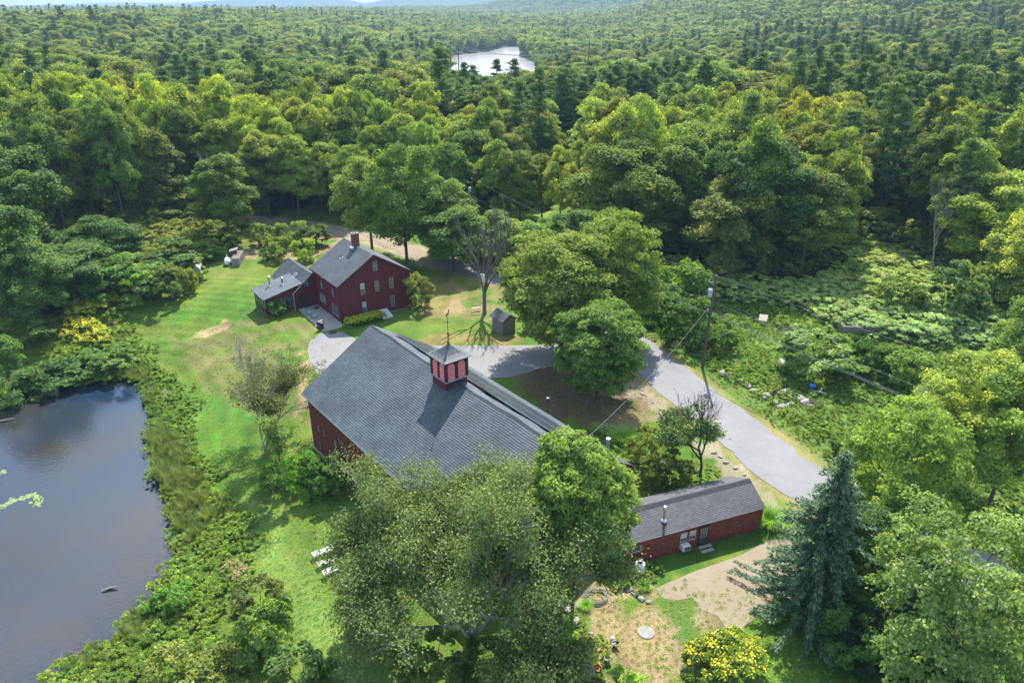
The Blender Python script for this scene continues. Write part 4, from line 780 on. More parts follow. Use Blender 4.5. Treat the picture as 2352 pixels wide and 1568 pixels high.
for i in ord_:
    x, y = fx_[i], fy_[i]; px = ppx[i]; p = bool(isp[i])
    vis = -150 < px < 2500
    if not vis or (nd_c >= 290 and not p) or (npn >= 200 and p): rest.append(i); continue
    if p:
        npn += 1; H = frg.uniform(19, 27); H *= .92 if y > 225 else 1; k = frg.integers(4)
        if 172 < y < 215 and 1030 < px < 1560: k = (1, 3, 1, 0)[frg.integers(4)]; H = frg.uniform(18, 21.) if px < 1250 else frg.uniform(20.5, 24.5)
        tree('pine%d' % k, x, y, H, frg.uniform(2.8, 4.4), 'pine_tree', tint=tuple(np.array((1, 1, 1))*(.85+.5*frg.random())), label=('tall ' if H > 22 else '')+rowword(px, ppy[i])+' dark pine '+where_words(px, y), category='pine', group='dark pines '+where_words(px, y))
    else:
        nd_c += 1; k = frg.integers(7); H = frg.uniform(16, 24); R_ = frg.uniform(3.3, 5.0)
        if px < 560: H *= 1.06
        if 560 < px < 1340 and y < 150: H = frg.uniform(15, 19); k = (1, 3, 5)[frg.integers(3)]; R_ *= .8
        tn = tint_for(px, y, frg); hue = 'yellowish green' if tn[0] > 1.3 else 'dark green' if tn[0] < .8 else 'green'
        tree('dec%d' % k, x, y, H, R_, 'broadleaf_tree', tint=tn, label=rowword(px, ppy[i])+' '+sizeword(H, R_)+' '+hue+' tree '+where_words(px, y), category='tree', group=hue+' leafy trees '+where_words(px, y))
# ---- far forest as one mass
PROTO = bpy.data.collections.new('tree_stock')           # shapes the far wood is grown from; not placed themselves
def proto_join(key, tint=None):
    cm, tm, H, R = STOCK[key]; V, Fq, T, mi = [], [], [], []
    a = np.zeros(len(cm.vertices)*3, np.float32); cm.vertices.foreach_get('co', a); f = np.zeros(len(cm.loops), np.int32); cm.loops.foreach_get('vertex_index', f); t = np.zeros(len(cm.vertices), np.float32); cm.attributes['tone'].data.foreach_get('value', t)
    b = np.array([v.co[:] for v in tm.vertices], np.float32); fq = [p.vertices[:] for p in tm.polygons if len(p.vertices) == 4]; fq = np.array(fq)+len(a)//3
    me = mesh_np('tree_'+key, np.concatenate([a.reshape(-1, 3), b]), np.concatenate([f.reshape(-1, 4), fq]), [cm.materials[0].name, tm.materials[0].name], tone=np.concatenate([t, np.ones(len(b))]), mi=[0]*(len(f)//4)+[1]*len(fq)); return me
def proto(name, me): o = bpy.data.objects.new(name, me); PROTO.objects.link(o); return o
mid = [proto('stock_tree_%02d' % k, proto_join(s_)) for k, s_ in enumerate(['dec0', 'dec1', 'dec2', 'dec3', 'dec4', 'dec5', 'pine0', 'pine1', 'pine2', 'pine3'])]
lo = []
for k in range(4):
    arr, lob = crown_deciduous(300+k, 17, 5.4, nl=10, nc=9, n=20, leaf=.95, cr=(1.2, 2.), base=.15, flat=.9); lo.append(proto('stock_far_%02d' % k, build_leaf('far_crown', arr, 'leaf')))
for k in range(3):
    arr, mb = crown_pine(320+k, 21, 3.6, .25, 9, 7, 1.5, 5); lo.append(proto('stock_far_%02d' % (4+k), build_leaf('far_pine', arr, 'leaf_pine')))
JREV = 1
def scatter(name, pts, rz, scl, pick, objs, **kw):
    me = bpy.data.meshes.new(name+'_points'); me.vertices.add(len(pts)); me.vertices.foreach_set('co', np.asarray(pts, np.float32).ravel())
    a = me.attributes.new('rz', 'FLOAT_VECTOR', 'POINT'); v = np.zeros((len(pts), 3), np.float32); v[:, 2] = rz; a.data.foreach_set('vector', v.ravel())
    a = me.attributes.new('scl', 'FLOAT_VECTOR', 'POINT'); a.data.foreach_set('vector', np.asarray(scl, np.float32).ravel())
    a = me.attributes.new('pick', 'INT', 'POINT'); a.data.foreach_set('value', np.asarray(pick, np.int32)); me.update()
    o = link(name, me, **kw); gn = bpy.data.node_groups.new(name, 'GeometryNodeTree'); gn.interface.new_socket('Geometry', in_out='INPUT', socket_type='NodeSocketGeometry'); gn.interface.new_socket('Geometry', in_out='OUTPUT', socket_type='NodeSocketGeometry')
    gi = gn.nodes.new('NodeGroupInput'); go = gn.nodes.new('NodeGroupOutput'); l = gn.links.new; gg = gn.nodes.new('GeometryNodeGeometryToInstance')
    for ob in objs:
        oi = gn.nodes.new('GeometryNodeObjectInfo'); oi.inputs['Object'].default_value = ob; oi.inputs['As Instance'].default_value = True; l(oi.outputs['Geometry'], gg.inputs[0])
    ip = gn.nodes.new('GeometryNodeInstanceOnPoints'); ip.inputs['Pick Instance'].default_value = True
    def na(nm, ty): q = gn.nodes.new('GeometryNodeInputNamedAttribute'); q.data_type = ty; q.inputs['Name'].default_value = nm; return q.outputs['Attribute']
    gj = gn.nodes.new('GeometryNodeJoinGeometry')
    for src in [q.from_socket for q in gg.inputs[0].links][::JREV]: l(src, gj.inputs[0])
    gn.nodes.remove(gg); er = gn.nodes.new('FunctionNodeEulerToRotation'); l(na('rz', 'FLOAT_VECTOR'), er.inputs[0])
    l(gi.outputs[0], ip.inputs['Points']); l(gj.outputs[0], ip.inputs['Instance']); l(na('pick', 'INT'), ip.inputs['Instance Index']); l(er.outputs[0], ip.inputs['Rotation']); l(na('scl', 'FLOAT_VECTOR'), ip.inputs['Scale']); l(ip.outputs[0], go.inputs[0])
    md = o.modifiers.new('grow', 'NODES'); md.node_group = gn; return o
MX = {}
def far_wood(name, x, y, objs, nd_, np_, label, smin, smax, seed, wide=1.):
    rg = np.random.default_rng(seed); px, py = PR(x, y, TH(x, y)); p = np.clip(pine_prob(x, y, px), .06, .9); k = rg.random(len(x)) < p
    pick = np.where(k, nd_+rg.integers(np_, size=len(x)), rg.integers(nd_, size=len(x))); s_ = rg.uniform(smin, smax, len(x)); w = s_*rg.uniform(.85, 1.2, len(x))*np.where(k, 1., wide)
    scatter(name, np.stack([x, y, TH(x, y)], 1), rg.random(len(x))*6.28, np.stack([w, w, s_], 1), pick, objs, kind='stuff', label=label, category='forest')
rx = np.array([fx_[i] for i in rest]); ry = np.array([fy_[i] for i in rest])
x2, y2, _ = forest_pts(300, 620, 8.6, 40, 5)
far_wood('forest', np.concatenate([rx, x2]), np.concatenate([ry, y2]), mid, 6, 4, 'dense mixed green forest filling the middle distance', .65, 1.3, 11, 1.25)
x3, y3, _ = forest_pts(620, 1500, 11.5, 60, 6); x4, y4, _ = forest_pts(1500, 4200, 21., 100, 8)
far_wood('far_forest', x3, y3, lo, 4, 3, 'distant forest rolling to the hills', .6, 1.35, 12, 1.3)
far_wood('hill_forest', x4, y4, lo, 4, 3, 'forest covering the far hills', .8, 1.1, 13, 2.)
# ------------------------------------------------------------------ plant stock: shrubs, mounds, tufts
def blade_tuft(seed, n, h, spread, w, droop=.5, seg=3):
    rg = np.random.default_rng(seed); a = rg.random(n)*6.28; r = spread*.35*rg.random(n)**.5; hh = h*(.55+.5*rg.random(n)); out = np.stack([np.cos(a), np.sin(a), 0*a], 1); side = np.stack([-np.sin(a), np.cos(a), 0*a], 1)
    V = []
    for k in range(seg+1):
        t = k/seg; p = out*(r+spread*t**1.6*(.4+.6*rg.random(n)*0+.5*t))[:, None]; p[:, 2] = hh*(t-droop*t*t*.6); ww = w*(1-t*.9)*.5
        V += [p-side*ww, p+side*ww]
    V = np.stack(V, 1).reshape(-1, 3); b = np.arange(n)[:, None]*(2*(seg+1)); F4 = np.concatenate([b+np.array([2*k, 2*k+1, 2*k+3, 2*k+2]) for k in range(seg)])
    return V, F4, np.repeat(.75+.5*rg.random(n), 2*(seg+1))
def shrub_arr(seed, H, R, nl=7, nc=8, n=46, leaf=.26, **kw): return crown_deciduous(seed, H, R, -.12, nl, nc, n, leaf, cr=(.28*R, .45*R), **kw)
for k in range(5):
    H, R = [(3.2, 2.0), (2.4, 1.9), (3.6, 1.7), (2.8, 2.3), (4.2, 2.0)][k]; arr, lob = shrub_arr(400+k, H, R, nl=9, nc=9, n=60); rg = np.random.default_rng(k); mb = MB()
    for c in lob: limb(mb, (0, 0, 0), c, .05, .015, rg, sides=4)
    stock('shrub%d' % k, build_leaf('foliage', arr, 'leaf'), mbmesh('stems', mb, 'bark'), H, R)
def flecks(seed, base, H, R, n, size, zmin=.55):
    """blossoms riding on the outer leaves of a plant"""
    rg = np.random.default_rng(seed); V, Fq, T = base; c = V.reshape(-1, 4, 3).mean(1); k = np.where(c[:, 2] > H*zmin*(.6+.6*rg.random(len(c))))[0]; k = rg.choice(k, min(n, len(k)), replace=False)
    return leaf_mesh(c[k]*np.array([1.03, 1.03, 1.0])+np.array([0, 0, .06]), unit(rg.normal(size=(len(k), 3))*.5+np.array([0, 0, 1.])), size*(.6+.8*rg.random(len(k))), .8+.4*rg.random(len(k)), .9, rg)
mounds = []
for k in range(4):
    arr, _ = shrub_arr(430+k, .85, .8, nl=5, nc=5, n=34, leaf=.17, jit=.8); mounds.append(proto('stock_weed_%02d' % k, build_leaf('weed_mound', arr, 'leaf_weed')))
for k in range(2): mounds.append(proto('stock_weed_%02d' % (4+k), build_leaf('weed_tuft', blade_tuft(440+k, 90, .7, .45, .035), 'leaf_weed')))
knot = []
for k in range(4):
    arr, _ = shrub_arr(450+k, 1.7, 1.5, nl=6, nc=6, n=46, leaf=.24, jit=.35, flat=.35); knot.append(proto('stock_knot_%02d' % k, build_leaf('fern_mound', arr, 'leaf_knot')))
under = []
for k in range(4):
    arr, _ = shrub_arr(460+k, 2.6, 1.8, nl=7, nc=6, n=34, leaf=.34); under.append(proto('stock_under_%02d' % k, build_leaf('undergrowth_bush', arr, 'leaf')))
reeds = [proto('stock_reed_%02d' % k, build_leaf('reed', blade_tuft(470+k, 120, 1.7, .5, .04, .25), 'leaf_reed')) for k in range(3)]
grasses = [proto('stock_grass_%02d' % k, build_leaf('grass_blades', blade_tuft(480+k, 40, .16, .16, .022), 'leaf_weed')) for k in range(3)]
def region(poly, st, seed, jag=.8, px_space=True):
    rg = np.random.default_rng(seed); W_ = np.array([G(a, b)[:2] for a, b in poly]) if px_space else np.array(poly); (xa, ya), (xb, yb) = W_.min(0), W_.max(0)
    x, y = jitgrid(xa, xb, ya, yb, st, rg); k = inpoly(x+rg.normal(0, jag, len(x)), y+rg.normal(0, jag, len(x)), W_) & (distline(x, y, ROAD) > 3.9) & ~inpoly(x, y, POND) & (distline(x, y, TRACK) > 2.4); return x[k], y[k], rg
def grow(name, regs, objs, s0, s1, label, cat='plants', zf=(.8, 1.2), keep=None):
    X, Y, S_, P_, R_ = [], [], [], [], []
    for r in regs:
        poly, st, seed = r[:3]; k0, k1 = r[3] if len(r) > 3 else (0, len(objs)); x, y, rg = region(poly, st, seed)
        if keep: q = keep(x, y, rg); x, y = x[q], y[q]
        s = rg.uniform(s0, s1, len(x))*(.7+.6*fbm(x, y, .25, seed)); w = s*rg.uniform(.9, 1.15, len(x)); X.append(np.stack([x, y, TH(x, y)-.03], 1)); S_.append(np.stack([w, w, s*rg.uniform(*zf, len(x))], 1)); P_.append(rg.integers(k0, k1, len(x))); R_.append(rg.random(len(x))*6.28)
    return scatter(name, np.concatenate(X), np.concatenate(R_), np.concatenate(S_), np.concatenate(P_), objs, kind='stuff', label=label, category=cat)
# undergrowth below the forest edge
ux, uy, urg = forest_pts(88, 215, 2.6, 5, 21); upx, upy = PR(ux, uy, 0.); q_ = (np.abs(ux) < uy*.8+5) & ~((upx > 620) & (upx < 1345) & (upy > 425)); ux, uy = ux[q_], uy[q_]; us = urg.uniform(.6, 1.4, len(ux))*np.where(urg.random(len(ux)) < .18, 2.1, 1)
scatter('undergrowth', np.stack([ux, uy, TH(ux, uy)], 1), urg.random(len(ux))*6.28, np.stack([us, us, us*urg.uniform(.7, 1.3, len(ux))], 1), urg.integers(4, size=len(ux)), under, kind='stuff', label='dark leafy undergrowth on the forest floor', category='undergrowth')
grow('edge_undergrowth', [([(-200,600),(0,565),(250,540),(470,505),(560,497),(575,530),(545,560),(470,600),(440,645),(225,705),(0,738),(-200,760)], 2.2, 30)], under, .6, 1.15, 'dark bushes between the pond lawn and the forest')
grow('fern_field', [([(1480,650),(1560,600),(1700,665),(1900,650),(1985,565),(2100,600),(2352,620),(2500,640),(2500,840),(2120,790),(1950,770),(1800,705),(1650,690),(1520,730)], 1.15, 31)], knot+mounds[4:], .5, 1.45, 'pale green thicket of fern and knotweed filling the field', 'thicket')
grow('roadside_weeds', [([(1455,735),(1520,730),(1650,690),(1800,705),(1950,770),(2120,790),(2500,840),(2700,1000),(2700,1500),(2300,1290),(2060,1150),(1900,1035),(1800,960),(1700,890),(1600,820)], .85, 32)], mounds, .45, 1.15, 'bright green weeds and grasses growing beside the road', 'weeds')
grow('verge_grass', [([(1450,728),(1600,815),(1800,950),(1910,1040),(1920,1080),(1860,1040),(1700,925),(1540,800)], .45, 33, (4, 6))], mounds, .25, .5, 'dry grass along the road edge', 'grass')
BANK = [(318,872),(345,850),(420,905),(432,960),(425,1020),(460,1100),(520,1150),(562,1215),(560,1290),(515,1350),(492,1420),(500,1500),(600,1640),(40,1640),(200,1500),(330,1400),(395,1270),(300,1000)]
grow('pond_bank_plants', [(BANK, .62, 34, (0, 4)), ([(230,790),(330,800),(335,870),(318,872),(150,895),(0,960),(-60,960),(-60,930),(60,865),(150,830)], .8, 35, (0, 4)), ([(120,640+90),(260,700),(330,800),(230,800),(150,830),(130,790)], .8, 36)], mounds, .6, 1.35, 'tangled green bank plants round the pond', 'plants')
grow('reeds', [([(318,885),(345,960),(330,1020),(395,1000),(430,1060),(470,1150),(500,1220),(420,1250),(360,1130),(310,1000)], .55, 37), ([(200,1480),(330,1390),(400,1440),(250,1560),(60,1600)], 1.1, 38), ([(235,850),(330,850),(330,890),(235,885)], .5, 39)], reeds, .6, 1.1, 'olive reeds standing along the pond edge', 'reeds')
grow('lawn_grass', [([(480,1120),(800,1130),(800,1620),(420,1620),(560,1300)], .42, 41), ([(1280,1290),(1500,1330),(1800,1380),(2000,1620),(1300,1620)], .42, 42), ([(230,740),(560,1150),(600,1120),(480,860),(700,1000),(740,800),(560,680),(300,700)], .8, 43), ([(1160,860),(1480,860),(1500,960),(1370,1000)], .6, 44)], grasses, .6, 1.2, 'short mown grass of the yard', 'grass')
grow('garden_plants', [([(1330,1400),(1380,1480),(1420,1620),(1180,1620),(1200,1500),(1290,1440)], .8, 45), ([(1390,1010),(1500,1000),(1600,1080),(1660,1090),(1600,1130),(1500,1150),(1460,1080)], .9, 46), ([(1410,1290),(1470,1280),(1510,1330),(1480,1370),(1440,1340)], .6, 47), ([(610,1050),(700,1070),(790,1110),(760,1135),(620,1120)], .8, 48)], mounds, .5, 1.1, 'mixed green garden plants in the beds', 'plants')
# ------------------------------------------------------------------ hand placed trees and shrubs
def pl(key, bx, by, ytop, wpx, name, label, cat, tint=(1, 1, 1), Y=None, **kw):
    if Y is None: x, y, z = G(bx, by)
    else: x, y, _, _ = at(bx, Y, ytop); z = th(x, y)
    v = (ytop-784)/F_; H = CAM_H-y*(sp+v*cp)/(cp-v*sp)-z; d = y*cp+(CAM_H-z-H*.6)*sp; return tree(key, x, y, H, wpx/2/F_*d, name, tint=tint, z=z, label=label, category=cat, **kw)
def hero(key, seed, H, R, mat='leaf', bark_='bark', r=.25, fork=.3, **kw):
    arr, lob = crown_deciduous(seed, H, R, **kw); stock(key, build_leaf('crown', arr, mat), mbmesh('trunk', trunk_deciduous(seed, H, R, lob, r, fork), bark_), H, R)
hero('maple_round', 501, 9, 4., base=.14, nl=20, nc=20, n=110, leaf=.28, cr=(.6, 1.0), r=.16)
hero('maple_front', 502, 14, 4., base=.36, nl=22, nc=20, n=150, leaf=.27, cr=(.6, 1.), r=.16)
hero('maple_big', 503, 15, 6., base=.12, nl=24, nc=18, n=120, leaf=.34, cr=(.8, 1.4), r=.35, open_=.08)
hero('maple_near', 504, 12, 6., base=.05, nl=24, nc=22, n=110, leaf=.27, cr=(.6, 1.05), r=.2, open_=.28)
hero('oak_side', 505, 13, 5., base=.1, nl=20, nc=18, n=110, leaf=.3, cr=(.7, 1.2), r=.2, open_=.12)
G1 = (.95, 1., .9)
pl('maple_round', 1370, 915, 705, 185, 'maple_tree', 'small round dark maple on the brown lawn beside the driveway mouth', 'tree', (.62, .82, .8))
pl('maple_big', 1290, 815, 545, 250, 'maple_tree', 'spreading maple hiding the driveway right of the grey shed', 'tree', (.8, .9, .7))
pl('maple_big', 1405, 775, 500, 190, 'maple_tree', 'tall maple at the roadside above the small round maple', 'tree', (.9, .98, .7), rz=2)
pl('maple_front', 1312, 1440, 1012, 222, 'maple_tree', 'tall slim maple in front of the barn gable beside the cottage', 'tree', (1.0, 1.12, 1.1))
pl('maple_near', 2240, 1500, 1215, 420, 'maple_tree', 'bright green maple filling the bottom right corner', 'tree', (1.35, 1.4, 1.75), Y=30)
pl('oak_side', 2080, 1300, 935, 230, 'oak_tree', 'dark green tree leaning over the road right of the spruce', 'tree', (1.04, 1.16, 0.98), Y=43)
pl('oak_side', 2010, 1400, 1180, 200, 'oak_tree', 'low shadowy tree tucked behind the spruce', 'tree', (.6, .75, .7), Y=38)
pl('dec5', 2240, 1160, 820, 210, 'maple_tree', 'yellowish maple right of the weeds above the road', 'tree', (1.52, 1.44, 1.04), Y=52)
pl('dec0', 2330, 1180, 860, 200, 'maple_tree', 'green tree at the right edge above the power lines', 'tree', (1.34, 1.34, 1.10), Y=49)
pl('dec2', 2370, 1050, 700, 160, 'maple_tree', 'leafy tree cut by the right edge below the thicket', 'tree', (1.46, 1.34, 1.10), Y=62)
pl('dec4', 2290, 1020, 830, 170, 'maple_tree', 'shaggy green tree behind the yellowish maple', 'tree', (1.22, 1.22, 1.10), Y=66)
pl('dec6', 2150, 1080, 880, 120, 'young_tree', 'slender young tree left of the yellowish maple', 'tree', (1.22, 1.28, 1.10), Y=58)
pl('dec2', 935, 600, 335, 165, 'maple_tree', 'tallest green maple standing right behind the red house', 'tree', (.85, .95, .75))
pl('dec0', 855, 575, 365, 135, 'maple_tree', 'left one of the maples behind the red house, by the track', 'tree', (.9, 1., .78))
pl('dec4', 1015, 590, 400, 140, 'maple_tree', 'right one of the maples behind the red house roof', 'tree', (.85, .95, .75))
pl('dec4', 1040, 600, 470, 140, 'maple_tree', 'lower dark tree beside the bend of the road', 'tree', (.75, .85, .7), Y=108)
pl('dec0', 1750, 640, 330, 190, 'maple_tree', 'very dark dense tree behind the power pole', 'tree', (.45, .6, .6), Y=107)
pl('dec4', 1690, 650, 400, 170, 'maple_tree', 'greyish green tree left of the very dark tree', 'tree', (1., .95, 1.), Y=104)
pl('dec2', 1450, 580, 330, 230, 'maple_tree', 'broad green maple across the road behind the tall roadside maple', 'tree', (.85, 1., .7), Y=116)
pl('dec1', 1560, 560, 310, 150, 'maple_tree', 'upright green tree right of the broad maple across the road', 'tree', (.95, 1.05, .8), Y=118)
pl('dec5', 1860, 640, 390, 180, 'ash_tree', 'airy grey green tree at the left end of the pale thicket', 'tree', (1.05, 1.1, 1.), Y=106)
pl('dec3', 1090, 500, 300, 110, 'ivy_tree', 'narrow ivy clad tree behind the far power pole', 'tree', (1., 1.1, .7), Y=142)
pl('dec0', 2290, 640, 400, 190, 'maple_tree', 'yellow green maple above the pale thicket near the right edge', 'tree', (1.25, 1.22, .9), Y=104)
pl('dec4', 2380, 720, 480, 170, 'maple_tree', 'yellow green tree cut by the right edge beside the thicket', 'tree', (1.3, 1.25, .9), Y=90)
pl('dec3', 2190, 620, 395, 70, 'young_tree', 'narrow orange tinged tree with a pale stem', 'tree', (1.45, 1.1, .9), Y=112)
for k, (bx, by, yt, w, key, tn, lab) in enumerate([(20,735,430,170,'dec4',(.6,.8,.85),'grey green tree at the left edge above the pond lawn'),(100,745,545,150,'dec2',(.55,.75,.85),'low dense grey green tree behind the yellow goldenrod'),(190,690,560,170,'dec4',(.6,.8,.8),'round grey green tree left of the sumac thicket'),(60,640,330,230,'dec0',(.6,.75,.75),'tall dark tree second from the left edge'),(530,560,355,120,'dec3',(.75,.85,.7),'dark leaning tree at the left end of the farm track'),(250,610,500,150,'dec2',(.5,.7,.7),'dark tree behind the sumac thicket')]):
    pl(key, bx, by, yt, w, 'broadleaf_tree', lab, 'tree', tn)
for k, (bx, by, yt, w, key, tn, lab) in enumerate([(1150,525,318,85,'dec6',(1.1,1.1,.8),'slim tree right of the ivy clad one'),(1195,530,345,80,'dec3',(1.05,1.1,.8),'slender bright tree left of the small grass glade'),(1245,515,350,75,'dec6',(1.2,1.2,.85),'narrow sunlit tree touching the left side of the glade'),(1285,540,340,70,'dec5',(1.25,1.2,.9),'thin pale tree standing in front of the glade'),
    (1040,520,330,90,'dec3',(1.,1.05,.8),'slim tree just right of the big dark maple'),(1180,612,500,110,'dec4',(.95,1.05,.8),'low bushy tree above the road right of the dead topped maple'),(1250,640,505,120,'dec2',(.95,1.05,.8),'rounded low tree over the far side of the road'),(1320,640,490,130,'dec0',(.9,1.,.75),'full low tree behind the spreading maple'),(1130,590,480,90,'dec6',(.9,1.,.8),'young tree behind the dead topped maple'),(1400,650,470,120,'dec4',(.85,.95,.7),'dense low tree at the inside of the road bend'),
    (760,500,330,90,'dec5',(1.3,1.2,.85),'slim yellow green tree beyond the farm track'),(690,505,310,90,'dec3',(1.2,1.15,.8),'upright tree beyond the farm track'),(820,505,340,90,'dec5',(1.2,1.15,.85),'thin tree left of the big dark maple'),(620,500,300,100,'dec1',(1.1,1.1,.8),'tall tree at the turn of the farm track')]):
    pl(key, bx, by, yt, w, 'broadleaf_tree', lab, 'tree', tn)
# shrubs that can be told apart
for bx, by, yt, w, tn, lab in [
    (300,690,590,150,(.6,.85,.7),'sumac bush left of the white hoop house'),(235,680,585,140,(.5,.75,.65),'dark sumac bush furthest left in the thicket'),(370,640,560,160,(.5,.72,.6),'dark bush behind the white hoop house'),(340,690,610,100,(.9,1.2,.7),'bright layered bush at the lawn edge left of the hoop house'),
    (395,690,600,70,(.8,.85,.8),'brownish twiggy bush in front of the hoop house'),(430,670,610,50,(1.,1.05,.9),'thin vine covered bush against the hoop house front'),(70,795,722,110,(.85,.85,.7),'round russet bush above the pond'),(10,850,775,80,(.7,.95,.8),'small apple bush at the left edge above the pond'),
    (250,860,800,100,(.55,.8,.6),'dark bank bush at the top of the pond'),(190,880,820,110,(.5,.75,.6),'second dark bank bush along the top of the pond'),(120,900,840,110,(.5,.75,.65),'third dark bank bush along the top of the pond'),(40,925,860,110,(.55,.75,.7),'dark bank bush at the left edge of the pond'),
    (480,600,560,60,(.7,.85,.7),'bush below the leaning tree'),(965,705,628,65,(1.1,.95,.95),'greyish shrub at the right corner of the red house'),(700,600,550,50,(1.1,1.3,.9),'small bright apple tree on the orchard lawn'),(640,595,545,60,(.8,.95,.8),'small apple tree nearest the red hut'),
    (600,565,505,55,(.9,1.,.8),'thin young tree beside the farm track'),(720,565,515,70,(.7,.85,.7),'dark bush left of the house chimney'),(670,560,510,70,(.8,.95,.75),'bush in the middle of the orchard'),(640,725,690,35,(.8,1.1,.8),'upright green perennial on the lawn beside the patio'),(680,700,678,30,(.8,1.,.7),'low plant beside the porch steps'),
    (700,1130,1040,80,(.8,1.25,.8),'fern clump left of the barn foundation'),(750,1135,1060,90,(.7,1.15,.75),'fern clump at the barn foot right of its neighbour'),(640,1120,1050,70,(.8,1.1,.75),'low bush under the pale dying tree'),
    (1480,1060,985,70,(1.,1.,.9),'flowering shrub beside the ornamental grass'),(1540,1120,1040,90,(.8,.9,.8),'garden shrub left of the half dead tree'),(1500,1110,1050,60,(.9,.9,.6),'olive garden shrub behind the cottage roof'),
    (1520,740,660,110,(.6,.9,.7),'roadside bush above the road where it bends'),(1580,790,690,110,(.65,.9,.65),'sumac bush left of the power pole'),(1560,700,600,120,(.7,1.,.65),'tall leafy bush behind the roadside sumac'),(1650,800,720,80,(.9,1.2,.7),'sumac bush right of the power pole foot'),
    (1880,860,760,170,(.95,1.1,1.),'big rounded vine covered bush in the weeds'),(1990,860,780,80,(.6,.85,.7),'dark cedar like bush right of the rounded vine bush'),(2080,880,800,120,(.95,1.1,.8),'sprawling bush below the timber wall'),(1930,1050,1000,50,(.6,.9,.6),'small dark bush beside the brush pile'),
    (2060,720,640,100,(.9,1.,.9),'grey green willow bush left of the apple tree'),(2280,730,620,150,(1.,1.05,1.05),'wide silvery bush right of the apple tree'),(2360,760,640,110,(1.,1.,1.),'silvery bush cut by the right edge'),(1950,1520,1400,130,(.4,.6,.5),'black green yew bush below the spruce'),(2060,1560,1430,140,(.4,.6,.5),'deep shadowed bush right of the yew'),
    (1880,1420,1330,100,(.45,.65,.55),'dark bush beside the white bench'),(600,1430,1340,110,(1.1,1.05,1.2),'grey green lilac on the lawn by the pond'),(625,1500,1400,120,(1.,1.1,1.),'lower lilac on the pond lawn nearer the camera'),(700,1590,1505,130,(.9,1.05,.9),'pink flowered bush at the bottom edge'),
    (400,1400,1350,90,(.7,1.15,.7),'dense knotweed bush on the pond bank'),(450,1580,1500,160,(1.3,1.2,1.1),'pale feathery bush at the bottom edge beside the pond bank'),(860,1460,1330,150,(1.1,1.,.95),'olive bush on the lawn left of the birch'),(880,1420,1370,80,(1.9,1.7,1.6),'cream flowered bush inside the olive bush'),
    (990,1560,1470,170,(.75,.85,.7),'dark bush under the birch at the bottom edge'),(1120,1570,1480,150,(.8,.9,.7),'leafy bush under the birch right of its neighbour'),(1230,1560,1480,140,(.95,.95,.75),'mixed bush beside the rock garden'),(1290,1500,1440,60,(.7,1.2,.6),'bright green fern by the slim maple'),
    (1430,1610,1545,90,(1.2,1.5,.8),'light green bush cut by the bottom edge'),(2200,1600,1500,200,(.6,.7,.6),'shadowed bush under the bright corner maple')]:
    pl('shrub%d' % (len(lab) % 5), bx, by, yt, w, 'shrub', lab, 'bush', tn)
pl('shrub4', 2168, 742, 600, 120, 'apple_tree', 'old apple tree with dark trunk in the pale thicket', 'tree', (.8, .85, .9))
# big many stemmed birch before the barn
def branchy(name, seed, p, H, label, cat, depth=4, r=.2, stems=4, lean=.35, keep_leaf=1., leafn=26, leaf=.24, lm='leaf_birch', bark_='bark_birch', tint=(1, 1, 1), cr=.8, spread=.5, L0=None, up=.15, zsplit=None, kids=(2, 4), zmin_dead=None):
    rg = np.random.default_rng(seed); mb = MB(); tips = []; L0 = L0 or H*.34
    mb.tube([(0, 0, -.4), (0, 0, .15), (0, 0, (zsplit or .4)+.1)], [r*1.5, r*1.2, r*.95], 7, cap=False)
    for k in range(stems):
        a = k*2*math.pi/stems+rg.random()*.8; d = (math.cos(a)*lean, math.sin(a)*lean, 1.) if stems > 1 else (0, 0, 1.); bare(mb, (0, 0, zsplit or .3), d, L0, r*(.7 if stems > 1 else 1), depth, rg, tips, spread, up, kids)
    rt = root(name, (p[0], p[1], th(*p[:2])), 0, label=label, category=cat); link('trunk', mbmesh('trunk', mb, bark_), rt)
    T = np.array(tips); m_ = rg.random(len(T)) < keep_leaf
    if zmin_dead: m_ &= T[:, 2]+rg.normal(0, .5, len(T)) < zmin_dead
    T = T[m_]
    if len(T): o = link('crown', build_leaf('crown', clumps(T, np.full(len(T), cr)*rg.uniform(.6, 1.3, len(T)), leafn, leaf, rg, flat=.75, up=.35, jit=.8, aspect=.7), lm), rt); o.color = (*tint, 1)
    return rt
branchy('birch_tree', 11, (-2.6, 33.2), 13, 'huge grey green birch with white limbs spreading before the barn', 'tree', tint=(.66, .75, .52), depth=5, r=.26, stems=5, lean=.55, leafn=40, leaf=.145, L0=4.3, cr=.9, spread=.62, kids=(2, 4), zsplit=2., up=.1)
branchy('birch_tree', 17, (-8.4, 36.3), 10, 'smaller birch at the barn wall left of the huge birch', 'tree', depth=4, r=.14, stems=3, lean=.4, leafn=24, leaf=.2, L0=3.4, cr=.75, spread=.55, kids=(2, 4), tint=(.72, .82, .5))
branchy('birch_tree', 23, (.8, 28.6), 8, 'low birch growing in the bed at the bottom edge', 'tree', depth=4, r=.1, stems=4, lean=.6, leafn=24, leaf=.17, L0=2.5, cr=.65, spread=.6, kids=(2, 4), tint=(.75, .8, .55))
x, y, z = G(610, 1040); branchy('dying_birch', 31, (x, y), 13, 'half dead birch with bare white twigs left of the barn', 'tree', depth=5, r=.13, stems=3, lean=.42, keep_leaf=.62, leafn=22, leaf=.17, L0=3.7, cr=.7, spread=.5, up=.14, tint=(.72, .68, .42), zmin_dead=7.4)
x, y, z = G(655, 1118); branchy('young_locust', 37, (x, y), 7.5, 'thin young green tree left of the barn corner', 'tree', depth=3, r=.07, stems=1, leafn=45, leaf=.17, L0=3., cr=.7, spread=.35, up=.3, tint=(.75, 1., .5), bark_='bark')
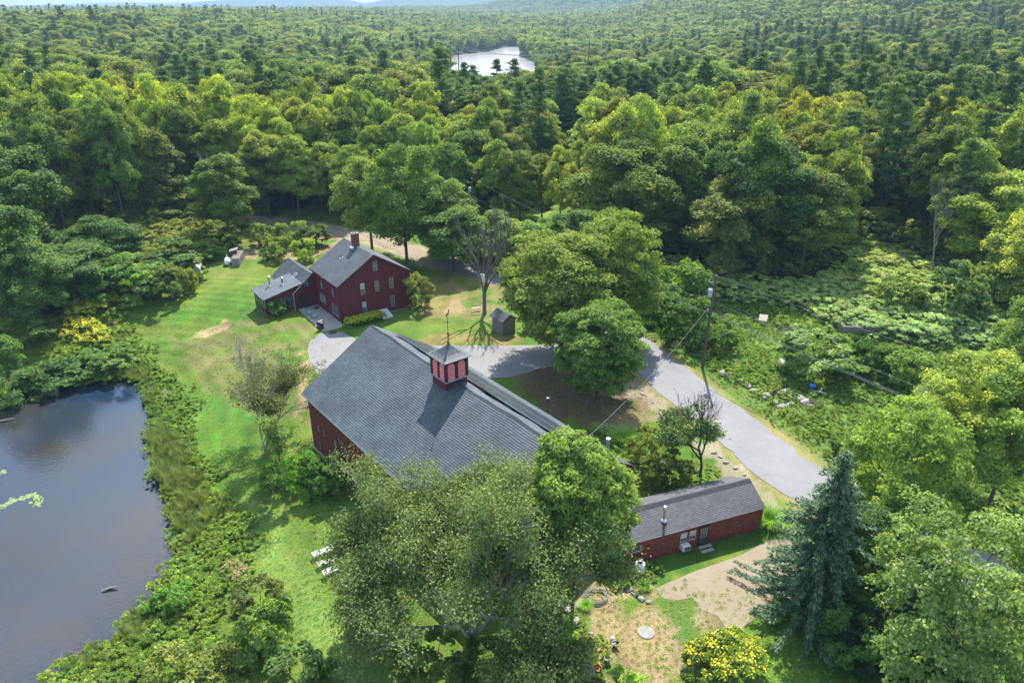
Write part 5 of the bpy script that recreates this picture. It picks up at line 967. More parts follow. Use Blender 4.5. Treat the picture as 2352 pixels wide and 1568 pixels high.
x, y, z = G(1607, 1100); branchy('half_dead_tree', 41, (x, y), 8.5, 'dark trunked tree with bare crown beside the road behind the cottage', 'tree', depth=5, r=.14, stems=1, keep_leaf=.55, leafn=34, leaf=.2, L0=3.0, cr=.65, spread=.6, up=.12, tint=(.6, .78, .55), bark_='bark_dark', lm='leaf_birch', zmin_dead=5.8, kids=(2, 4))
x, y, z = G(1113, 720); branchy('old_dead_tree', 47, (x, y), 14, 'old dead topped maple with thick pale trunk on the front lawn', 'tree', depth=4, r=.24, stems=5, lean=.24, keep_leaf=.5, leafn=60, leaf=.27, L0=4.3, cr=1.0, spread=.4, up=.25, tint=(.5, .66, .42), bark_='bark_grey', zsplit=2.8, zmin_dead=6.8, kids=(1, 3))
for (bx, Yd, yt, lab) in [(490, 128, 330, 'bare white snag among the trees above the pond lawn'), (1430, 150, 330, 'bare grey tree in the wood beyond the road'), (2010, 150, 240, 'bare grey tree in the wood on the right'), (2180, 106, 380, 'thin bare white tree above the thicket'), (600, 150, 230, 'tall bare trunk in the sunlit wood')]:
    x, y, zt2, _ = at(bx, Yd, yt); branchy('dead_tree', bx, (x, y), zt2, lab, 'tree', depth=4, r=.16, stems=1, keep_leaf=0., L0=(zt2-th(x, y))*.36, spread=.45, up=.3, bark_='bark_birch')
# spruce
def spruce(name, seed, p, H, R, label, tint=(1, 1, 1), lean=0):
    rg = np.random.default_rng(seed); mb = MB(); mb.tube([(0, 0, -.3), (0, 0, H*.5), (0, 0, H)], [.2, .12, .02], 7); C, D, Rr = [], [], []
    z = H*.04
    while z < H*.98:
        f = z/H; rr = R*(1-f)**.85*(.85+.3*rg.random())+.12
        for a in range(8 if f < .8 else 5):
            an = rg.random()*6.28; L_ = rr*(.55+.6*rg.random()); o = np.array([math.cos(an), math.sin(an), 0]); ee = o*L_+np.array([0, 0, z-L_*.12]); mb.tube([(0, 0, z), o*L_*.5+np.array([0, 0, z-L_*.12]), ee], [.03, .02, .008], 3, cap=False)
            for t in np.linspace(.2, 1, max(2, int(L_/.32))): C.append(o*L_*t+np.array([0, 0, z-.16*L_*t])); D.append(o); Rr.append(.26*(1.15-t*.4))
        z += H*.019+.03
    C, D, Rr = np.array(C), np.array(D), np.array(Rr); n = 15; P = np.repeat(C, n, 0); d = unit(rg.normal(size=P.shape)); P = P+d*np.repeat(Rr, n)[:, None]*np.array([1, 1, .45]); N = unit(np.array([0, 0, 1.])+rg.normal(size=P.shape)*.6); al = unit(np.repeat(D, n, 0)+d*.8)
    al = unit(al-N*(al*N).sum(1, keepdims=True)); tone = np.clip(np.repeat(1+rg.normal(0, .15, len(C)), n)*(1+rg.normal(0, .12, len(P))), .5, 1.6)
    rt = root(name, (p[0], p[1], th(*p)), 0, label=label, category='spruce'); link('trunk', mbmesh('trunk', mb, 'bark_dark'), rt); o = link('crown', build_leaf('crown', leaf_mesh(P, N, .3*(.6+.7*rg.random(len(P))), tone, .34, rg, al), 'leaf_spruce'), rt); o.color = (*tint, 1); return rt
spruce('blue_spruce', 5, (20.6, 37.6), 13.2, 5.1, 'tall blue green spruce between the gravel drive and the road', (1.3, 1.5, .9))
spruce('dark_spruce', 6, (24.6, 33.0), 8.5, 3.0, 'dark spruce in the shade right of the blue one', (.55, .7, .55))
# flowers
def flower_bed(name, pts, arr, petals, pm, label, tint=(1, 1, 1)):
    x, y, s, sz = pts; r = root(name, (x, y, th(x, y)), 0, label=label, category='flowers'); r.scale = (s, s, sz); o = link('foliage', build_leaf('foliage', arr, 'leaf_weed'), r); o.color = (*tint, 1); link('blossoms', build_leaf('blossoms', petals, pm), r)
arr, _ = shrub_arr(520, 1.3, 1.3, nl=9, nc=8, n=60, leaf=.14); fb = flecks(1, arr, 1.3, 1.3, 420, .1, .6)
for (px_, py_, s, sz, lab) in [(1625, 1545, 1.15, 1.35, 'yellow flowering bush at the bottom edge, left clump'), (1680, 1535, 1.35, 1.5, 'yellow flowering bush at the bottom edge, big middle clump'), (1700, 1490, .8, 1., 'small yellow flower clump above the big one')]:
    x, y, z = G(px_, py_); flower_bed('yellow_flowers', (x, y, s, sz), arr, fb, 'petal_yellow', lab, (.8, .9, .7))
fb2 = flecks(2, arr, 1.3, 1.3, 800, .11, .5)
for k, (px_, py_, s) in enumerate([(185, 730, 1.5), (215, 715, 1.4), (200, 760, 1.3), (225, 775, 1.2), (175, 755, 1.2), (235, 790, 1.), (190, 790, .9), (255, 700, 1.1), (160, 775, .9)]):
    x, y, z = G(px_, py_); flower_bed('goldenrod', (x, y, s, s*1.1), arr, fb2, 'petal_yellow', ['goldenrod clump at the far end of the lawn edge', 'goldenrod clump touching the mown grass', 'goldenrod clump in the middle of the patch', 'goldenrod clump lowest on the lawn side', 'goldenrod clump on the pond side', 'small goldenrod clump near the pond bank bushes', 'short goldenrod clump low on the pond side', 'goldenrod clump in front of the dark sumac', 'little goldenrod clump by the russet bush'][k])
for k, t in enumerate((.9, 1.9, 2.9, 3.9, 4.8)):
    p = np.array((-22.327, 86.816))+np.array((math.cos(HY), math.sin(HY)))*t-np.array((-math.sin(HY), math.cos(HY)))*1.1; flower_bed('yellow_flowers', (p[0], p[1], .72, 1.0), arr, fb2, 'petal_yellow', 'yellow flower clump along the gable wall, '+['at the patio corner', 'second from the patio', 'in the middle', 'second from the hatch', 'beside the white hatch'][k], (.9, 1., .6))
fb3 = flecks(3, arr, 1.3, 1.3, 260, .16)
for (px_, py_, s, lab) in [(655, 712, .8, 'orange tinged flower clump beside the porch'), (675, 705, .7, 'flower clump between porch and patio')]: x, y, z = G(px_, py_); flower_bed('yellow_flowers', (x, y, s, s*1.2), arr, fb3, 'petal_yellow', lab, (.8, 1., .6))
for (px_, py_, s, pm, lab) in [(380, 912, .55, 'petal_white', 'white flowering plant on the pond bank'), (262, 745, .4, 'petal_pink', 'pink flowers beside the goldenrod'), (540, 1325, .8, 'petal_pink', 'faded pink joe pye weed on the pond bank'), (1340, 1480, .3, 'petal_pink', 'pale pink flower clump in the rock garden'), (1400, 1000, .7, 'petal_white', 'cream hydrangea beside the barn flue')]:
    x, y, z = G(px_, py_); flower_bed('flower_clump', (x, y, s, s), arr, fb3, pm, lab)
# ornamental grasses
for (px_, py_, s, lab) in [(1428, 1012, 1.5, 'large fountain grass beside the barn'), (1768, 1205, 1.6, 'tall fountain grass at the road end of the cottage'), (1345, 1395, .55, 'small fountain grass beside the hose coil'), (1480, 1350, .5, 'yellow green grass tuft below the white tank'), (1375, 992, .9, 'lower fountain grass left of the large one')]:
    x, y, z = G(px_, py_); r = root('ornamental_grass', (x, y, z), 0, label=lab, category='grass clump'); r.scale = (s, s, s); o = link('blades', build_leaf('blades', blade_tuft(int(px_), 420, 1.35, 1.0, .035, .7, 4), 'leaf_weed'), r); o.color = (.85, 1.25, .7, 1)
# ------------------------------------------------------------------ poles and wires
def wire(a, b, sag, label, r=.016, name='power_line'):
    a, b = np.array(a, float), np.array(b, float); pts = [a+(b-a)*t-np.array([0, 0, sag*4*t*(1-t)]) for t in np.linspace(0, 1, 14)]; MB().tube(pts, r, 4).build(name, 'wire', None, label=label, category='wire')
def pole(p, H, tip, label, can=True):
    z = th(*p); r = root('utility_pole', (p[0], p[1], z), 0, label=label, category='utility pole'); t = np.array(tip, float)
    MB().tube([(0, 0, -.5), t*.5+Z_*H*.5, t+Z_*H], [.17, .15, .12], 10).build('pole', 'wood_brown', r)
    m = MB().box(-.75, .15, -.05, .05, H-.75, H-.65); q = m.build('bracket', 'wood_grey', r); q.location = t
    for dx in (-.7,): o = MB().lathe([(.05, 0), (.09, .06), (.05, .12), (.08, .18), (.03, .26)], (dx, 0, H-.65), 8).build('insulator', 'insulator', r); o.location = t
    o = MB().lathe([(.05, 0), (.08, .06), (.05, .12), (.07, .18), (.02, .26)], (0, 0, H), 8).build('insulator', 'insulator', r); o.location = t
    if can:
        c = MB().lathe([(.02, 0), (.24, .0), (.27, .05), (.27, .8), (.25, .86), (.1, .92), (.02, .93)], (-.42, .05, H-2.4), 14).build('transformer', 'transformer', r, True); c.location = t
        MB().lathe([(.03, 0), (.06, .04), (.03, .1), (.05, .16), (.02, .25)], (-.42, .05, H-1.48), 7).build('bushing', 'insulator', c); MB().box(-.2, -.1, -.02, .08, H-2.2, H-1.8).build('mount', 'metal_grey', c)
        MB().tube([t+(-.42, .05, H-1.25), t+(-.6, .1, H-.9), t+(-.7, 0, H-.5)], .02, 4).build('lead_wire', 'metal_dark', r)
    MB().box(-.2, -.12, -.06, .06, H*.62, H*.66).box(-.2, -.12, -.06, .06, H*.56, H*.585).build('pole_band', 'metal_grey', r); return np.array([p[0], p[1], z])+t+Z_*H
pr1 = G(1613, 845); A = pole(pr1[:2], 11.1, (.35, .25, 0), 'tall wooden utility pole with grey transformer beside the road')
pr2 = G(1085, 545); B = pole(pr2[:2], 10.5, (.15, .1, 0), 'distant utility pole with transformer behind the dead topped tree')
C_ = np.array([58., 22., 12.5])
wire(A+(0, 0, .1), B+(0, 0, .1), 1.2, 'top wire running from the near pole back to the far pole'); wire(A+(0, 0, .1), C_+(2, 2, 0), .9, 'highest wire crossing the weeds toward the bottom right')
wire(A-(.1, 0, 2.9), B-(.1, 0, 2.9), 1.3, 'middle wire between the two poles'); wire(A-(.1, 0, 2.9), C_-(0, 0, 2.6), 1., 'middle wire over the roadside rocks')
wire(A-(.1, 0, 4.3), B-(.1, 0, 4.), 1.5, 'low cable between the two poles', .022); wire(A-(.1, 0, 4.3), C_-(.6, 0, 3.6), 1.1, 'lowest thick cable over the road sign', .026); wire(A-(.1, 0, 4.1), C_-(.3, 0, 3.4), 1.2, 'second thick cable beside the lowest one', .022)
g1 = G(1562, 823)
hse = np.array((-22.327, 86.816, 5.))+np.array((math.cos(HY), math.sin(HY), 0))*10.3
barnp = np.array((-2.624+15.58*math.cos(BY)-15*math.sin(BY)*0, 38.362+15.58*math.sin(BY), 4.4))+np.array((-math.sin(BY), math.cos(BY), 0))*5.5
wire(A-(.15, 0, 3.2), barnp, .8, 'service wire from the near pole down to the barn eave', .025); wire(A-(0, 0, .9), (pr1[0]+3.2, pr1[1]-.2, .1), .0, 'guy wire from the near pole down into the weeds', .018)
wire(B-(0, 0, 3), (B[0]+26, B[1]+6, 8), 1., 'upper wire running right from the far pole'); wire(B-(0, 0, 3.8), (B[0]+26, B[1]+6, 7.), 1., 'lower wire running right from the far pole'); wire(B-(0, 0, 2.5), (-46, 134, 7.4), .8, 'wire running left from the far pole over the track')
for k, (px1, y1, px2, y2, Yw) in enumerate([(1780, 128, 2352, 155, 255), (1920, 172, 2230, 188, 215), (1925, 180, 2225, 194, 215), (1935, 190, 2215, 200, 215), (1950, 202, 2200, 210, 215)]):
    def pt(px, py, Y): u = (px-1176)/F_; v = (py-784)/F_; t = Y/(cp-v*sp); return (u*t, Y, CAM_H-(sp+v*cp)*t)
    wire(pt(px1, y1, Yw), pt(px2, y2, Yw-12), .8, ['single high wire crossing the wooded hill', 'topmost of the four wires over the right hand wood', 'second of the four wires over the right hand wood', 'third of the four wires over the right hand wood', 'lowest of the four wires over the right hand wood'][k], .045)
def hframe(px, Y, ytop, label, n=2):
    x, Y, zt2, _ = at(px, Y, ytop); z = th(x, Y); H = zt2-z; r = root('transmission_pole', (x, Y, z), 0, label=label, category='power pylon')
    for s_ in ((-2, 2) if n == 2 else (0,)): MB().tube([(s_, 0, -.5), (s_, 0, H)], [.35, .22], 6).build('pole', 'bark_dark', r)
    MB().box(-4.6 if n == 2 else -1.6, 4.6 if n == 2 else 1.6, -.2, .2, H-2.2, H-1.7).build('crossarm', 'wood_grey', r); return np.array([x, Y, zt2-2])
h1 = hframe(1044, 395, 96, 'twin pole pylon at the left shore of the distant lake'); h2 = hframe(1275, 440, 108, 'single pole pylon right of the distant lake', 1); h3 = hframe(1352, 400, 92, 'second single pylon further right of the lake', 1)
for k, dx in enumerate((-4, 0, 4)): wire(h1+(dx, 0, 0), h3+(dx*.3, 0, -2), 4., ['left', 'middle', 'right'][k]+' conductor crossing above the distant lake', .07)
# ------------------------------------------------------------------ yard things
def gp(px, py): return G(px, py)
# road sign seen from behind
x, y, z = gp(1771, 944); r = root('road_sign', (x, y, z), .25, label='diamond road sign with rusty brown back on a thin post', category='road sign'); MB().tube([(0, 0, -.2), (0, 0, 2.5)], .035, 6).build('post', 'metal_dark', r)
MB().ext([(0, .04, 1.65), (.45, .04, 2.1), (0, .04, 2.55), (-.45, .04, 2.1)], (0, .012, 0)).build('plate', 'sign_brown', r)
def rock_mesh(name, seed, mat):
    rg = np.random.default_rng(seed); import bmesh
    bm = bmesh.new(); bmesh.ops.create_icosphere(bm, subdivisions=2, radius=.5)
    off = rg.normal(size=3)*9
    for v in bm.verts: n = float(vnoise(v.co.x*2+off[0], v.co.y*2+v.co.z*3+off[1], 1.3, seed)); v.co *= .7+.6*n; v.co.z *= .65
    me = bpy.data.meshes.new(name); bm.to_mesh(me); bm.free(); me.materials.append(MATS[mat]); return me
rocks = [rock_mesh('rock', k, 'stone_pale' if k % 2 else 'stone') for k in range(6)]
def rock(px, py, s, k, label, group=None, name='rock'):
    x, y, z = gp(px, py); link(name, rocks[k % 6], None, (x, y, z+.12*s), rng.random()*6.28, (s*1.3, s*.9, s*.8), label=label, category='rock', group=group)
for i, (px, py, s) in enumerate([(1667, 862, 1.3), (1700, 877, .9), (1719, 888, .8), (1736, 900, 1.), (1746, 905, .8), (1758, 912, 1.1), (1790, 908, .9), (1803, 900, 1.), (1815, 912, .8), (1825, 905, 1.1), (1838, 918, 1.2), (1850, 925, 1.0), (1860, 935, .9), (1780, 925, .8), (1795, 935, .9), (1815, 930, .7)]):
    rock(px, py, s, i, ['big pale boulder nearest the utility pole', 'flat stone second in the line from the pole', 'stone third in the line from the pole', 'round stone fourth in the line from the pole', 'small stone fifth in the line from the pole', 'broad stone just left of the road sign', 'stone just right of the sign post'][i] if i < 7 else 'pale stone in the jumbled pile right of the road sign', 'stones beside the road')
for i, (px, py, s) in enumerate([(1420, 1335, .5), (1430, 1345, .6), (1445, 1355, .5), (1458, 1365, .45), (1472, 1375, .5), (1405, 1325, .5), (1490, 1382, .4)]): rock(px, py, s, i, 'grey stone in the low edging below the white tank', 'edging stones below the white tank')
for i, (px, py, s) in enumerate([(1640, 1040, .5), (1655, 1050, .4), (1668, 1062, .5), (1690, 1075, .4), (1500, 925, .35), (1475, 905, .4), (1530, 1150, .4), (1505, 1135, .35), (1710, 1090, .35)]): rock(px, py, s, i, 'small pale stone on the stony verge between road and cottage garden', 'small stones on the verge')
for i, (px, py, s) in enumerate([(1322, 1432, .9), (1300, 1400, .7), (1290, 1440, .6), (1330, 1390, .5), (1357, 1455, .35), (1340, 1475, .3)]): rock(px, py, s, i, ['big square grey rock at the foot of the slim maple', 'grey rock left of the slim maple trunk', 'grey rock half hidden by the fern', 'rock by the small fountain grass', 'small rock on the straw path edge', 'little pale rock in the rock garden'][i])
rock(5, 790, .5, 3, 'small stone beside the post stand at the left edge')
x, y, z = gp(1484, 1452); MB().lathe([(.55, -.05), (.56, .05), (.5, .07), (.02, .07)], (x, y, z), 14).build('stone_slab', 'stone_pale', label='round pale stone cover in the straw path', category='slab')
# propane tanks
def tank_v(px, py, s, label):
    x, y, z = gp(px, py); r = root('propane_tank', (x, y, z), 0, label=label, category='gas tank'); r.scale = (s, s, s)
    MB().lathe([(.3, 0), (.38, .03), (.38, 1.0), (.34, 1.12), (.2, 1.2), (.02, 1.22)], n=18).build('tank', 'plastic_white', r, True); MB().lathe([(.19, 1.14), (.2, 1.36), (.17, 1.42), (.02, 1.44)], n=14).build('valve_cap', 'metal_dark', r)
tank_v(1468, 1320, 1., 'upright white gas tank with dark cap at the cottage end')
x, y, z = gp(524, 608); r = root('gas_tank', (x, y, z), .3, label='small horizontal white tank between the red hut and woodpile', category='gas tank'); MB().tube([(0, -1., .65), (0, -.9, .65), (0, -.6, .65), (0, .6, .65), (0, .9, .65), (0, 1., .65)], [.1, .38, .5, .5, .38, .1], 14).build('tank', 'plastic_white', r, True)
MB().tube([(0, .2, 1.1), (0, .2, 1.55)], .08, 6).build('dome', 'plastic_white', r); MB().box(-.3, .3, -.6, -.5, -.1, .25).box(-.3, .3, .5, .6, -.1, .25).build('feet', 'metal_grey', r)
x, y, z = gp(543, 612); r = root('woodpile', (x, y, z), .15, label='stacked firewood beside the white tank', category='woodpile'); rg = np.random.default_rng(3); m = MB()
for k in range(9):
    for j in range(26): q = j*.165+rg.normal()*.02; m.tube([(-.62+rg.normal()*.05, q, .08+k*.155), (-.02+rg.normal()*.04, q+rg.normal()*.03, .08+k*.155)], .078, 5); m.tube([(.03, q, .08+k*.155), (.6+rg.normal()*.05, q+rg.normal()*.03, .08+k*.155)], .076, 5)
m.build('log', 'log_ends', r, kind='stuff'); MB().box(-.65, .65, -.1, 4.3, -.05, .015).build('pallet', 'wood_grey', r)
# white hoop house
x, y, z = gp(436, 640); r = root('hoop_house', (x, y, z), .35, label='white covered hoop house half hidden by vines', category='shelter'); Wd, Ln = 3.4, 5.5; prof = [(Wd/2*math.cos(a), 1.0+1.35*math.sin(a)) for a in np.linspace(0, math.pi, 11)]; prof = [(Wd/2, 0)]+prof+[(-Wd/2, 0)]; m = MB()
for i in range(len(prof)-1): (a, b), (c, d) = prof[i], prof[i+1]; m.add([(a, 0, b), (c, 0, d), (c, Ln, d), (a, Ln, b), (a*.985, 0, b*.985), (c*.985, 0, d*.985), (c*.985, Ln, d*.985), (a*.985, Ln, b*.985)], [(0, 1, 2, 3), (7, 6, 5, 4), (0, 4, 5, 1), (3, 2, 6, 7)])
m.build('cover', 'fabric_white', r)
for yy in (.03, Ln/2, Ln-.03): MB().tube([(a*.97, yy, b*.97) for a, b in prof], .035, 5).build('hoop', 'metal_grey', r)
MB().ext([(a*.96, Ln-.06, b*.96) for a, b in prof], (0, .02, 0)).build('end_panel', 'fabric_white', r); MB().ext([(.5, .01, 0), (1.6, .01, 0), (1.6, .01, 1.4), (.9, .01, 2.)], (0, .02, 0)).build('door_flap', 'fabric_white', r)
# patio furniture
def chair(px, py, rz, label):
    x, y, z = gp(px, py); r = root('garden_chair', (x, y, .05), rz, label=label, category='chair', group='pale blue garden chairs')
    for k in range(5): MB().obox((-.28+.115*k, -.3, .36), (.1, 0, 0), (0, .55, -.12), (0, 0, .02)).build('slat', 'teal_paint', r)
    for k in range(5): MB().obox((-.27+.11*k, .2, .25), (.095, 0, 0), (0, .3, .72+.08*(2-abs(k-2))), (0, .02, 0)).build('back_slat', 'teal_paint', r)
    for s_ in (-.36, .28): MB().box(s_, s_+.08, -.4, .35, .52, .55).build('armrest', 'teal_paint', r); MB().box(s_+.02, s_+.06, -.36, -.28, 0, .52).build('leg', 'teal_paint', r); MB().obox((s_+.02, .4, 0), (.04, 0, 0), (0, -.75, .33), (0, 0, .09)).build('leg', 'teal_paint', r)
chair(708, 723, 2.0, 'pale blue slatted garden chair nearer the porch'); chair(721, 731, 1.9, 'pale blue slatted garden chair nearer the grill')
x, y, z = gp(737, 757); r = root('gas_grill', (x, y, .05), 1.0, label='black gas grill on a cart at the patio edge', category='grill'); MB().box(-.35, .35, -.22, .22, .1, .75).build('cabinet', 'metal_dark', r)
MB().tube([(-.38, 0, .95), (.38, 0, .95)], .26, 12).build('lid', 'metal_dark', r); MB().tube([(-.25, -.3, 1.0), (.25, -.3, 1.0)], .02, 6).build('handle', 'metal_bright', r)
for s_ in (-.75, .38): MB().box(s_, s_+.37, -.2, .2, .74, .78).build('side_shelf', 'metal_grey', r)
for s_ in (-.3, .3): MB().tube([(s_-.03, .2, .09), (s_+.03, .2, .09)], .09, 10).build('wheel', 'metal_dark', r)
x, y, z = gp(704, 692); rz = root('bucket', (x-.4, y-.3, .05), 0, label='grey bucket beside the dark wing door', category='bucket'); MB().lathe([(.16, 0), (.22, .5), (.2, .5), (.15, .05)], n=14).build('bucket_body', 'metal_grey', rz); MB().tube([(.21, 0, .45), (0, .05, .6), (-.21, 0, .45)], .012, 4).build('handle', 'metal_dark', rz)
x, y, z = gp(727, 708); MB().lathe([(.02, .06), (.35, .06), (.37, .12), (.35, .12)], (x, y, 0), 14).build('dish', 'metal_dark', label='low dark dish on the patio by the house wall', category='dish')
# swing, feeder post
x, y, z = gp(1094, 714); r = root('swing', (x, y, z), .3, label='plank swing hanging under the old tree', category='swing'); MB().box(-.65, .65, -.17, .17, .45, .5).build('seat', 'wood_pale', r)
for s_ in (-.6, .6): MB().tube([(s_, 0, .5), (s_*.8+.4, .3, 4.2)], .015, 4).build('rope', 'wood_pale', r)
x, y, z = gp(1258, 948); r = root('bird_feeder', (x, y, z), 0, label='thin post with white topped feeder on the brown lawn', category='bird feeder'); MB().tube([(0, 0, -.1), (0, 0, 1.5)], .025, 6).build('post', 'metal_dark', r); MB().lathe([(.1, 1.5), (.1, 1.72)], n=10).build('feeder_body', 'metal_dark', r); MB().lathe([(.19, 1.72), (.17, 1.8), (.02, 1.88)], n=12).build('lid', 'plastic_white', r)
# loungers below the birch
def lounger(px, py, label):
    x, y, z = gp(px, py); r = root('sun_lounger', (x, y, z), -1.02, label=label, category='sun lounger', group='white loungers beside the birch')
    for s_ in (-.3, .26): MB().box(s_, s_+.04, -.95, .5, .3, .35).build('rail', 'trim_light', r)
    for k in range(8): MB().box(-.28, .28, -.93+k*.175, -.93+k*.175+.13, .35, .375).build('slat', 'trim_light', r)
    for k in range(4): MB().obox((-.28, .5+k*.15, .36+k*.11), (.56, 0, 0), (0, .11, .08), (0, -.015, .02)).build('back_slat', 'trim_light', r)
    for a in (-.28, .25):
        for b in (-.85, .4): MB().box(a, a+.04, b, b+.05, 0, .3).build('leg', 'trim_light', r)
lounger(745, 1272, 'white lounger furthest from the camera, fully on the grass'); lounger(757, 1293, 'middle white lounger, partly under the birch leaves'); lounger(770, 1313, 'nearest white lounger at the edge of the birch')
# junk in the weeds
x, y, z = gp(1808, 843); r = root('white_chair', (x, y, z+.35), .6, label='white plastic chair lying in the weeds', category='chair'); r.rotation_euler[0] = -.9; MB().box(-.3, .3, -.3, .3, .4, .44).build('seat', 'plastic_white', r); MB().box(-.3, .3, .26, .3, .44, 1.0).build('backrest', 'plastic_white', r)
for a in (-.28, .24):
    for b in (-.28, .24): MB().box(a, a+.05, b, b+.05, 0, .4).build('leg', 'plastic_white', r)
x, y, z = gp(1863, 900); r = root('blue_bin', (x, y, z+.3), .4, label='blue plastic bin among the stones', category='bin'); MB().lathe([(.25, 0), (.36, .55), (.33, .55), (.24, .04)], n=4).build('bin_body', 'plastic_blue', r); MB().lathe([(.4, .55), (.4, .6), (.02, .62)], n=4).build('rim', 'plastic_blue', r)
for (px, py, rz_, L_, lab) in [(1886, 905, .9, 1.6, 'pale log end beside the blue bin'), (1880, 912, -.5, 1.4, 'second pale log crossing the first beside the bin'), (262, 1385, .3, 1.1, 'sunken pale log lying in the pond near the bank'), (8, 995, .5, 2.6, 'grey branch sticking out of the pond at the left edge')]:
    x, y, z = gp(px, py); zz = POND_Z+.03 if px < 500 else z+.5; MB().tube([(-L_/2, 0, 0), (0, .1, .1), (L_/2, 0, .15)], [.13, .11, .05], 6).build('log', 'wood_grey', loc=(x, y, zz), rz=rz_, label=lab, category='log')
x, y, z = gp(1747, 747); MB().obox((0, 0, .5), (1.0, -.3, 0), (.4, .9, .5), (0, 0, .05)).build('board', 'wood_pale', loc=(x-.5, y-.3, z+.3), label='weathered white board leaning in the weeds', category='board')
xa, ya, za = gp(1930, 772); xb, yb, zb_ = gp(2076, 775); r = root('timber_wall', (xa, ya, za), math.atan2(yb-ya, xb-xa), label='low grey timber wall along the pale thicket', category='wall'); Lw = math.hypot(xb-xa, yb-ya)
for k in range(3): MB().box(0, Lw, -.1, .1, .5+.3*k, .78+.3*k).build('timber', 'wood_grey', r)
for k in range(4): MB().box(Lw*k/3.2, Lw*k/3.2+.15, .1, .25, 0, 1.5).build('post', 'wood_grey', r)
rg = np.random.default_rng(8)
for (px, py, s, lab) in [(1812, 768, 1.6, 'brown brush heap behind the timber beam'), (1970, 1040, 1.8, 'grey brush pile by the roadside'), (2120, 1520, 1.6, 'grey dead branches in front of the corner maple'), (175, 1525, 1.1, 'drowned dead stalks at the pond corner'), (1865, 932, 1., 'small heap of broken sticks by the stones')]:
    x, y, z = gp(px, py); m = MB()
    for k in range(110): a = rg.normal(size=3)*np.array([.5, .5, .12])*s+np.array([0, 0, .3*s]); d = rg.normal(size=3)*np.array([.6, .6, .25])*s*.6; m.tube([a-d*.5, a+rg.normal(size=3)*.05, a+d*.5], [.03, .022, .01], 3)
    m.build('brush_pile', 'bark_grey', loc=(x, y, z if z > POND_Z else POND_Z), kind='stuff', label=lab, category='brush pile')
# bench, hose, pots
x, y, z = gp(1806, 1378); r = root('bench', (x, y, z), -.75, label='small weathered white bench at the foot of the spruce', category='bench')
for k in range(3): MB().box(-.7, .7, -.2+k*.14, -.08+k*.14, .42, .45).build('slat', 'white_paint', r)
for s_ in (-.6, .55): MB().box(s_, s_+.05, -.18, .2, 0, .42).build('leg', 'white_paint', r)
x, y, z = gp(1367, 1372); m = MB(); rg = np.random.default_rng(2)
for k in range(9): a0 = rg.random()*6.28; rr = .55+rg.random()*.35; cxy = rg.normal(size=2)*.12; m.tube([(cxy[0]+rr*math.cos(a), cxy[1]+rr*.9*math.sin(a), .03+.03*k) for a in np.linspace(a0, a0+5.9, 26)], .02, 5, cap=False)
m.build('garden_hose', 'hose_green', loc=(x, y, z), label='coiled green garden hose on the straw path', category='hose', kind='stuff')
def pot(px, py, s, mat, label, plant=True):
    x, y, z = gp(px, py); r = root('plant_pot', (x, y, z), 0, label=label, category='pot'); r.scale = (s, s, s); MB().lathe([(.16, 0), (.24, .38), (.27, .38), (.27, .45), (.22, .45), (.2, .36), (.02, .34)], n=16).build('pot', mat, r)
    if plant: link('plant', build_leaf('plant', shrub_arr(int(px), .8, .4, nl=4, nc=4, n=20, leaf=.12)[0], 'leaf_weed'), r, (0, 0, .3))
pot(1350, 1556, 1.5, 'stone', 'large empty grey round planter', False); pot(1372, 1545, 1.1, 'terracotta', 'terracotta pot beside the grey planter'); pot(1340, 1535, .9, 'metal_dark', 'dark pot with a leafy plant above the grey planter'); pot(1395, 1520, .9, 'stone_pale', 'pale pot on the rock garden edge'); pot(1412, 1485, .8, 'metal_dark', 'small pot beside the white ornament')
x, y, z = gp(1302, 1556); r = root('plant_stand', (x, y, z), .5, label='low metal stand with small things at the bottom edge', category='plant stand')
for a in (-.6, .57):
    for b in (-.3, .27): MB().box(a, a+.03, b, b+.03, 0, .6).build('leg', 'metal_dark', r)
MB().box(-.6, .6, -.3, .3, .5, .52).build('shelf', 'metal_grey', r)
for k in range(4): MB().tube([(-.6, -.3+.2*k, .62), (.6, -.3+.2*k, .62)], .012, 4).build('rail', 'metal_dark', r)
for (px, py, s, lab) in [(1407, 1470, .16, 'white ornament ball at the path edge'), (1310, 1488, .12, 'small pink ball in the rock garden')]: x, y, z = gp(px, py); MB().lathe([(.02, -1), (.6, -.8), (.95, -.3), (1, 0), (.95, .3), (.6, .8), (.02, 1)], n=12).build('ornament', 'plastic_white', loc=(x, y, z+s), label=lab, category='ornament').scale = (s, s, s)
x, y, z = gp(6, 800); r = root('post_stand', (x, y, z), .2, label='small grey wooden stand cut by the left edge', category='stand')
for a in (-.5, .4): MB().box(a, a+.1, -.05, .05, 0, 1.1).build('post', 'wood_grey', r)
MB().box(-.6, .6, -.3, .3, 1.1, 1.18).build('top', 'wood_grey', r)
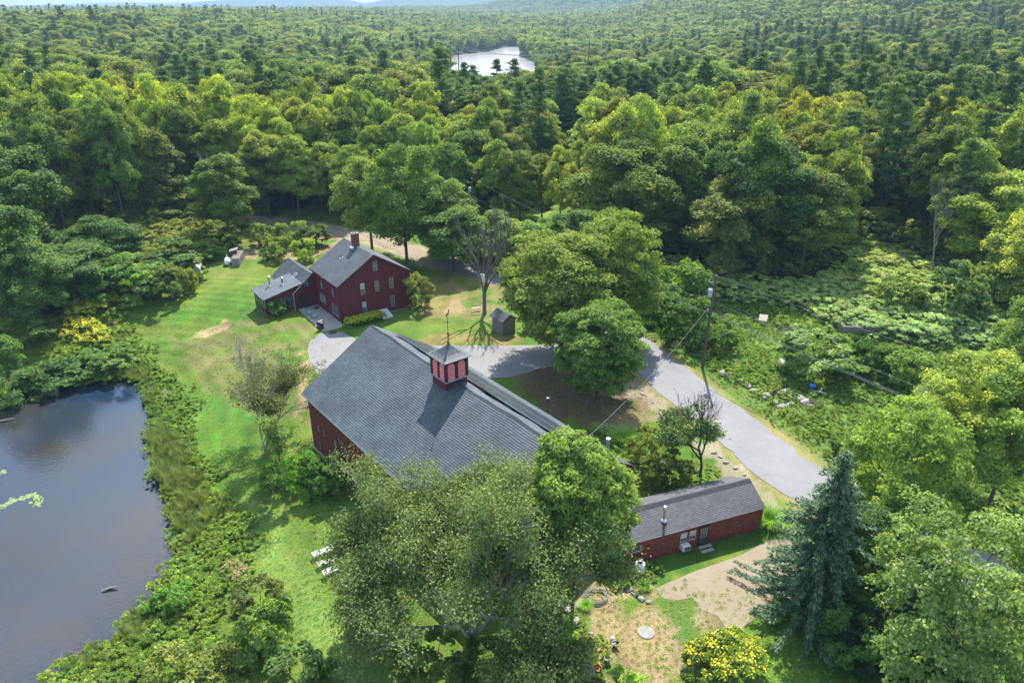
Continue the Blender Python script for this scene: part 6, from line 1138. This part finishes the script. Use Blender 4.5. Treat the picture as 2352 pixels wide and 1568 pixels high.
# lily pads
padm = MB().add([(math.cos(a)*.16, math.sin(a)*.16, 0) for a in np.linspace(.25, 6.03, 12)]+[(0, 0, 0)], [tuple(range(13))]); pm_ = padm.build('lily_pads', 'lilypad').data; bpy.data.objects.remove(bpy.data.objects['lily_pads']); m = MB(); rg = np.random.default_rng(4)
def pads(Ls, n, sc, label):
    m = MB()
    for k in range(n):
        t = rg.random()*(len(Ls)-1); i = int(t); a = np.array(Ls[i])*(1-t+i)+np.array(Ls[i+1])*(t-i); p = U(a[0]+rg.normal()*sc, a[1]+rg.normal()*sc*.5, POND_Z); rr = .1+.09*rg.random(); a0 = rg.random()*6.28
        m.add([(p[0]+math.cos(q)*rr, p[1]+math.sin(q)*rr, POND_Z+.012+.002*(k % 5)) for q in np.linspace(a0, a0+5.8, 10)]+[(p[0], p[1], POND_Z+.012+.002*(k % 5))], [tuple(range(11))])
    m.build('lily_pads', 'lilypad', kind='stuff', label=label, category='lily pads')
pads([(0, 1170), (30, 1150), (70, 1138), (88, 1142), (85, 1160)], 95, 5, 'floating lily pads in an arc on the pond'); pads([(0, 1090), (8, 1080)], 14, 3, 'few lily pads at the left edge of the pond'); pads([(322, 1400), (345, 1378), (375, 1360)], 60, 6, 'large pale lily pads against the bank')
pads([(395, 1230), (402, 1250), (390, 1300)], 10, 6, 'scattered lily pads by the right bank')
x, y, z = gp(764, 764); MB().lathe([(.55, .031), (.55, .04), (.02, .041)], (x, y, 0), 16).build('manhole_cover', 'metal_dark', label='dark round cover at the tip of the driveway', category='cover')
# ------------------------------------------------------------------ air
def haze():
    m = bpy.data.materials.new('haze_air'); m.use_nodes = True; t = m.node_tree; t.nodes.clear(); o = nd(t, 'ShaderNodeOutputMaterial'); v = nd(t, 'ShaderNodeVolumePrincipled'); v.inputs['Density'].default_value = HAZE; v.inputs['Color'].default_value = (.5, .74, 1, 1); v.inputs['Anisotropy'].default_value = .0
    t.links.new(v.outputs[0], o.inputs['Volume']); MATS['haze_air'] = m; zlow = float(GZ.min())-1.5; zhi = float(GZ.max())+60; MB().box(-12600, 12600, -3600, 12600, zlow, zhi).build('haze', 'haze_air', kind='stuff', label='thin blue summer haze over the hills', category='haze')
HAZE = .00016
haze()
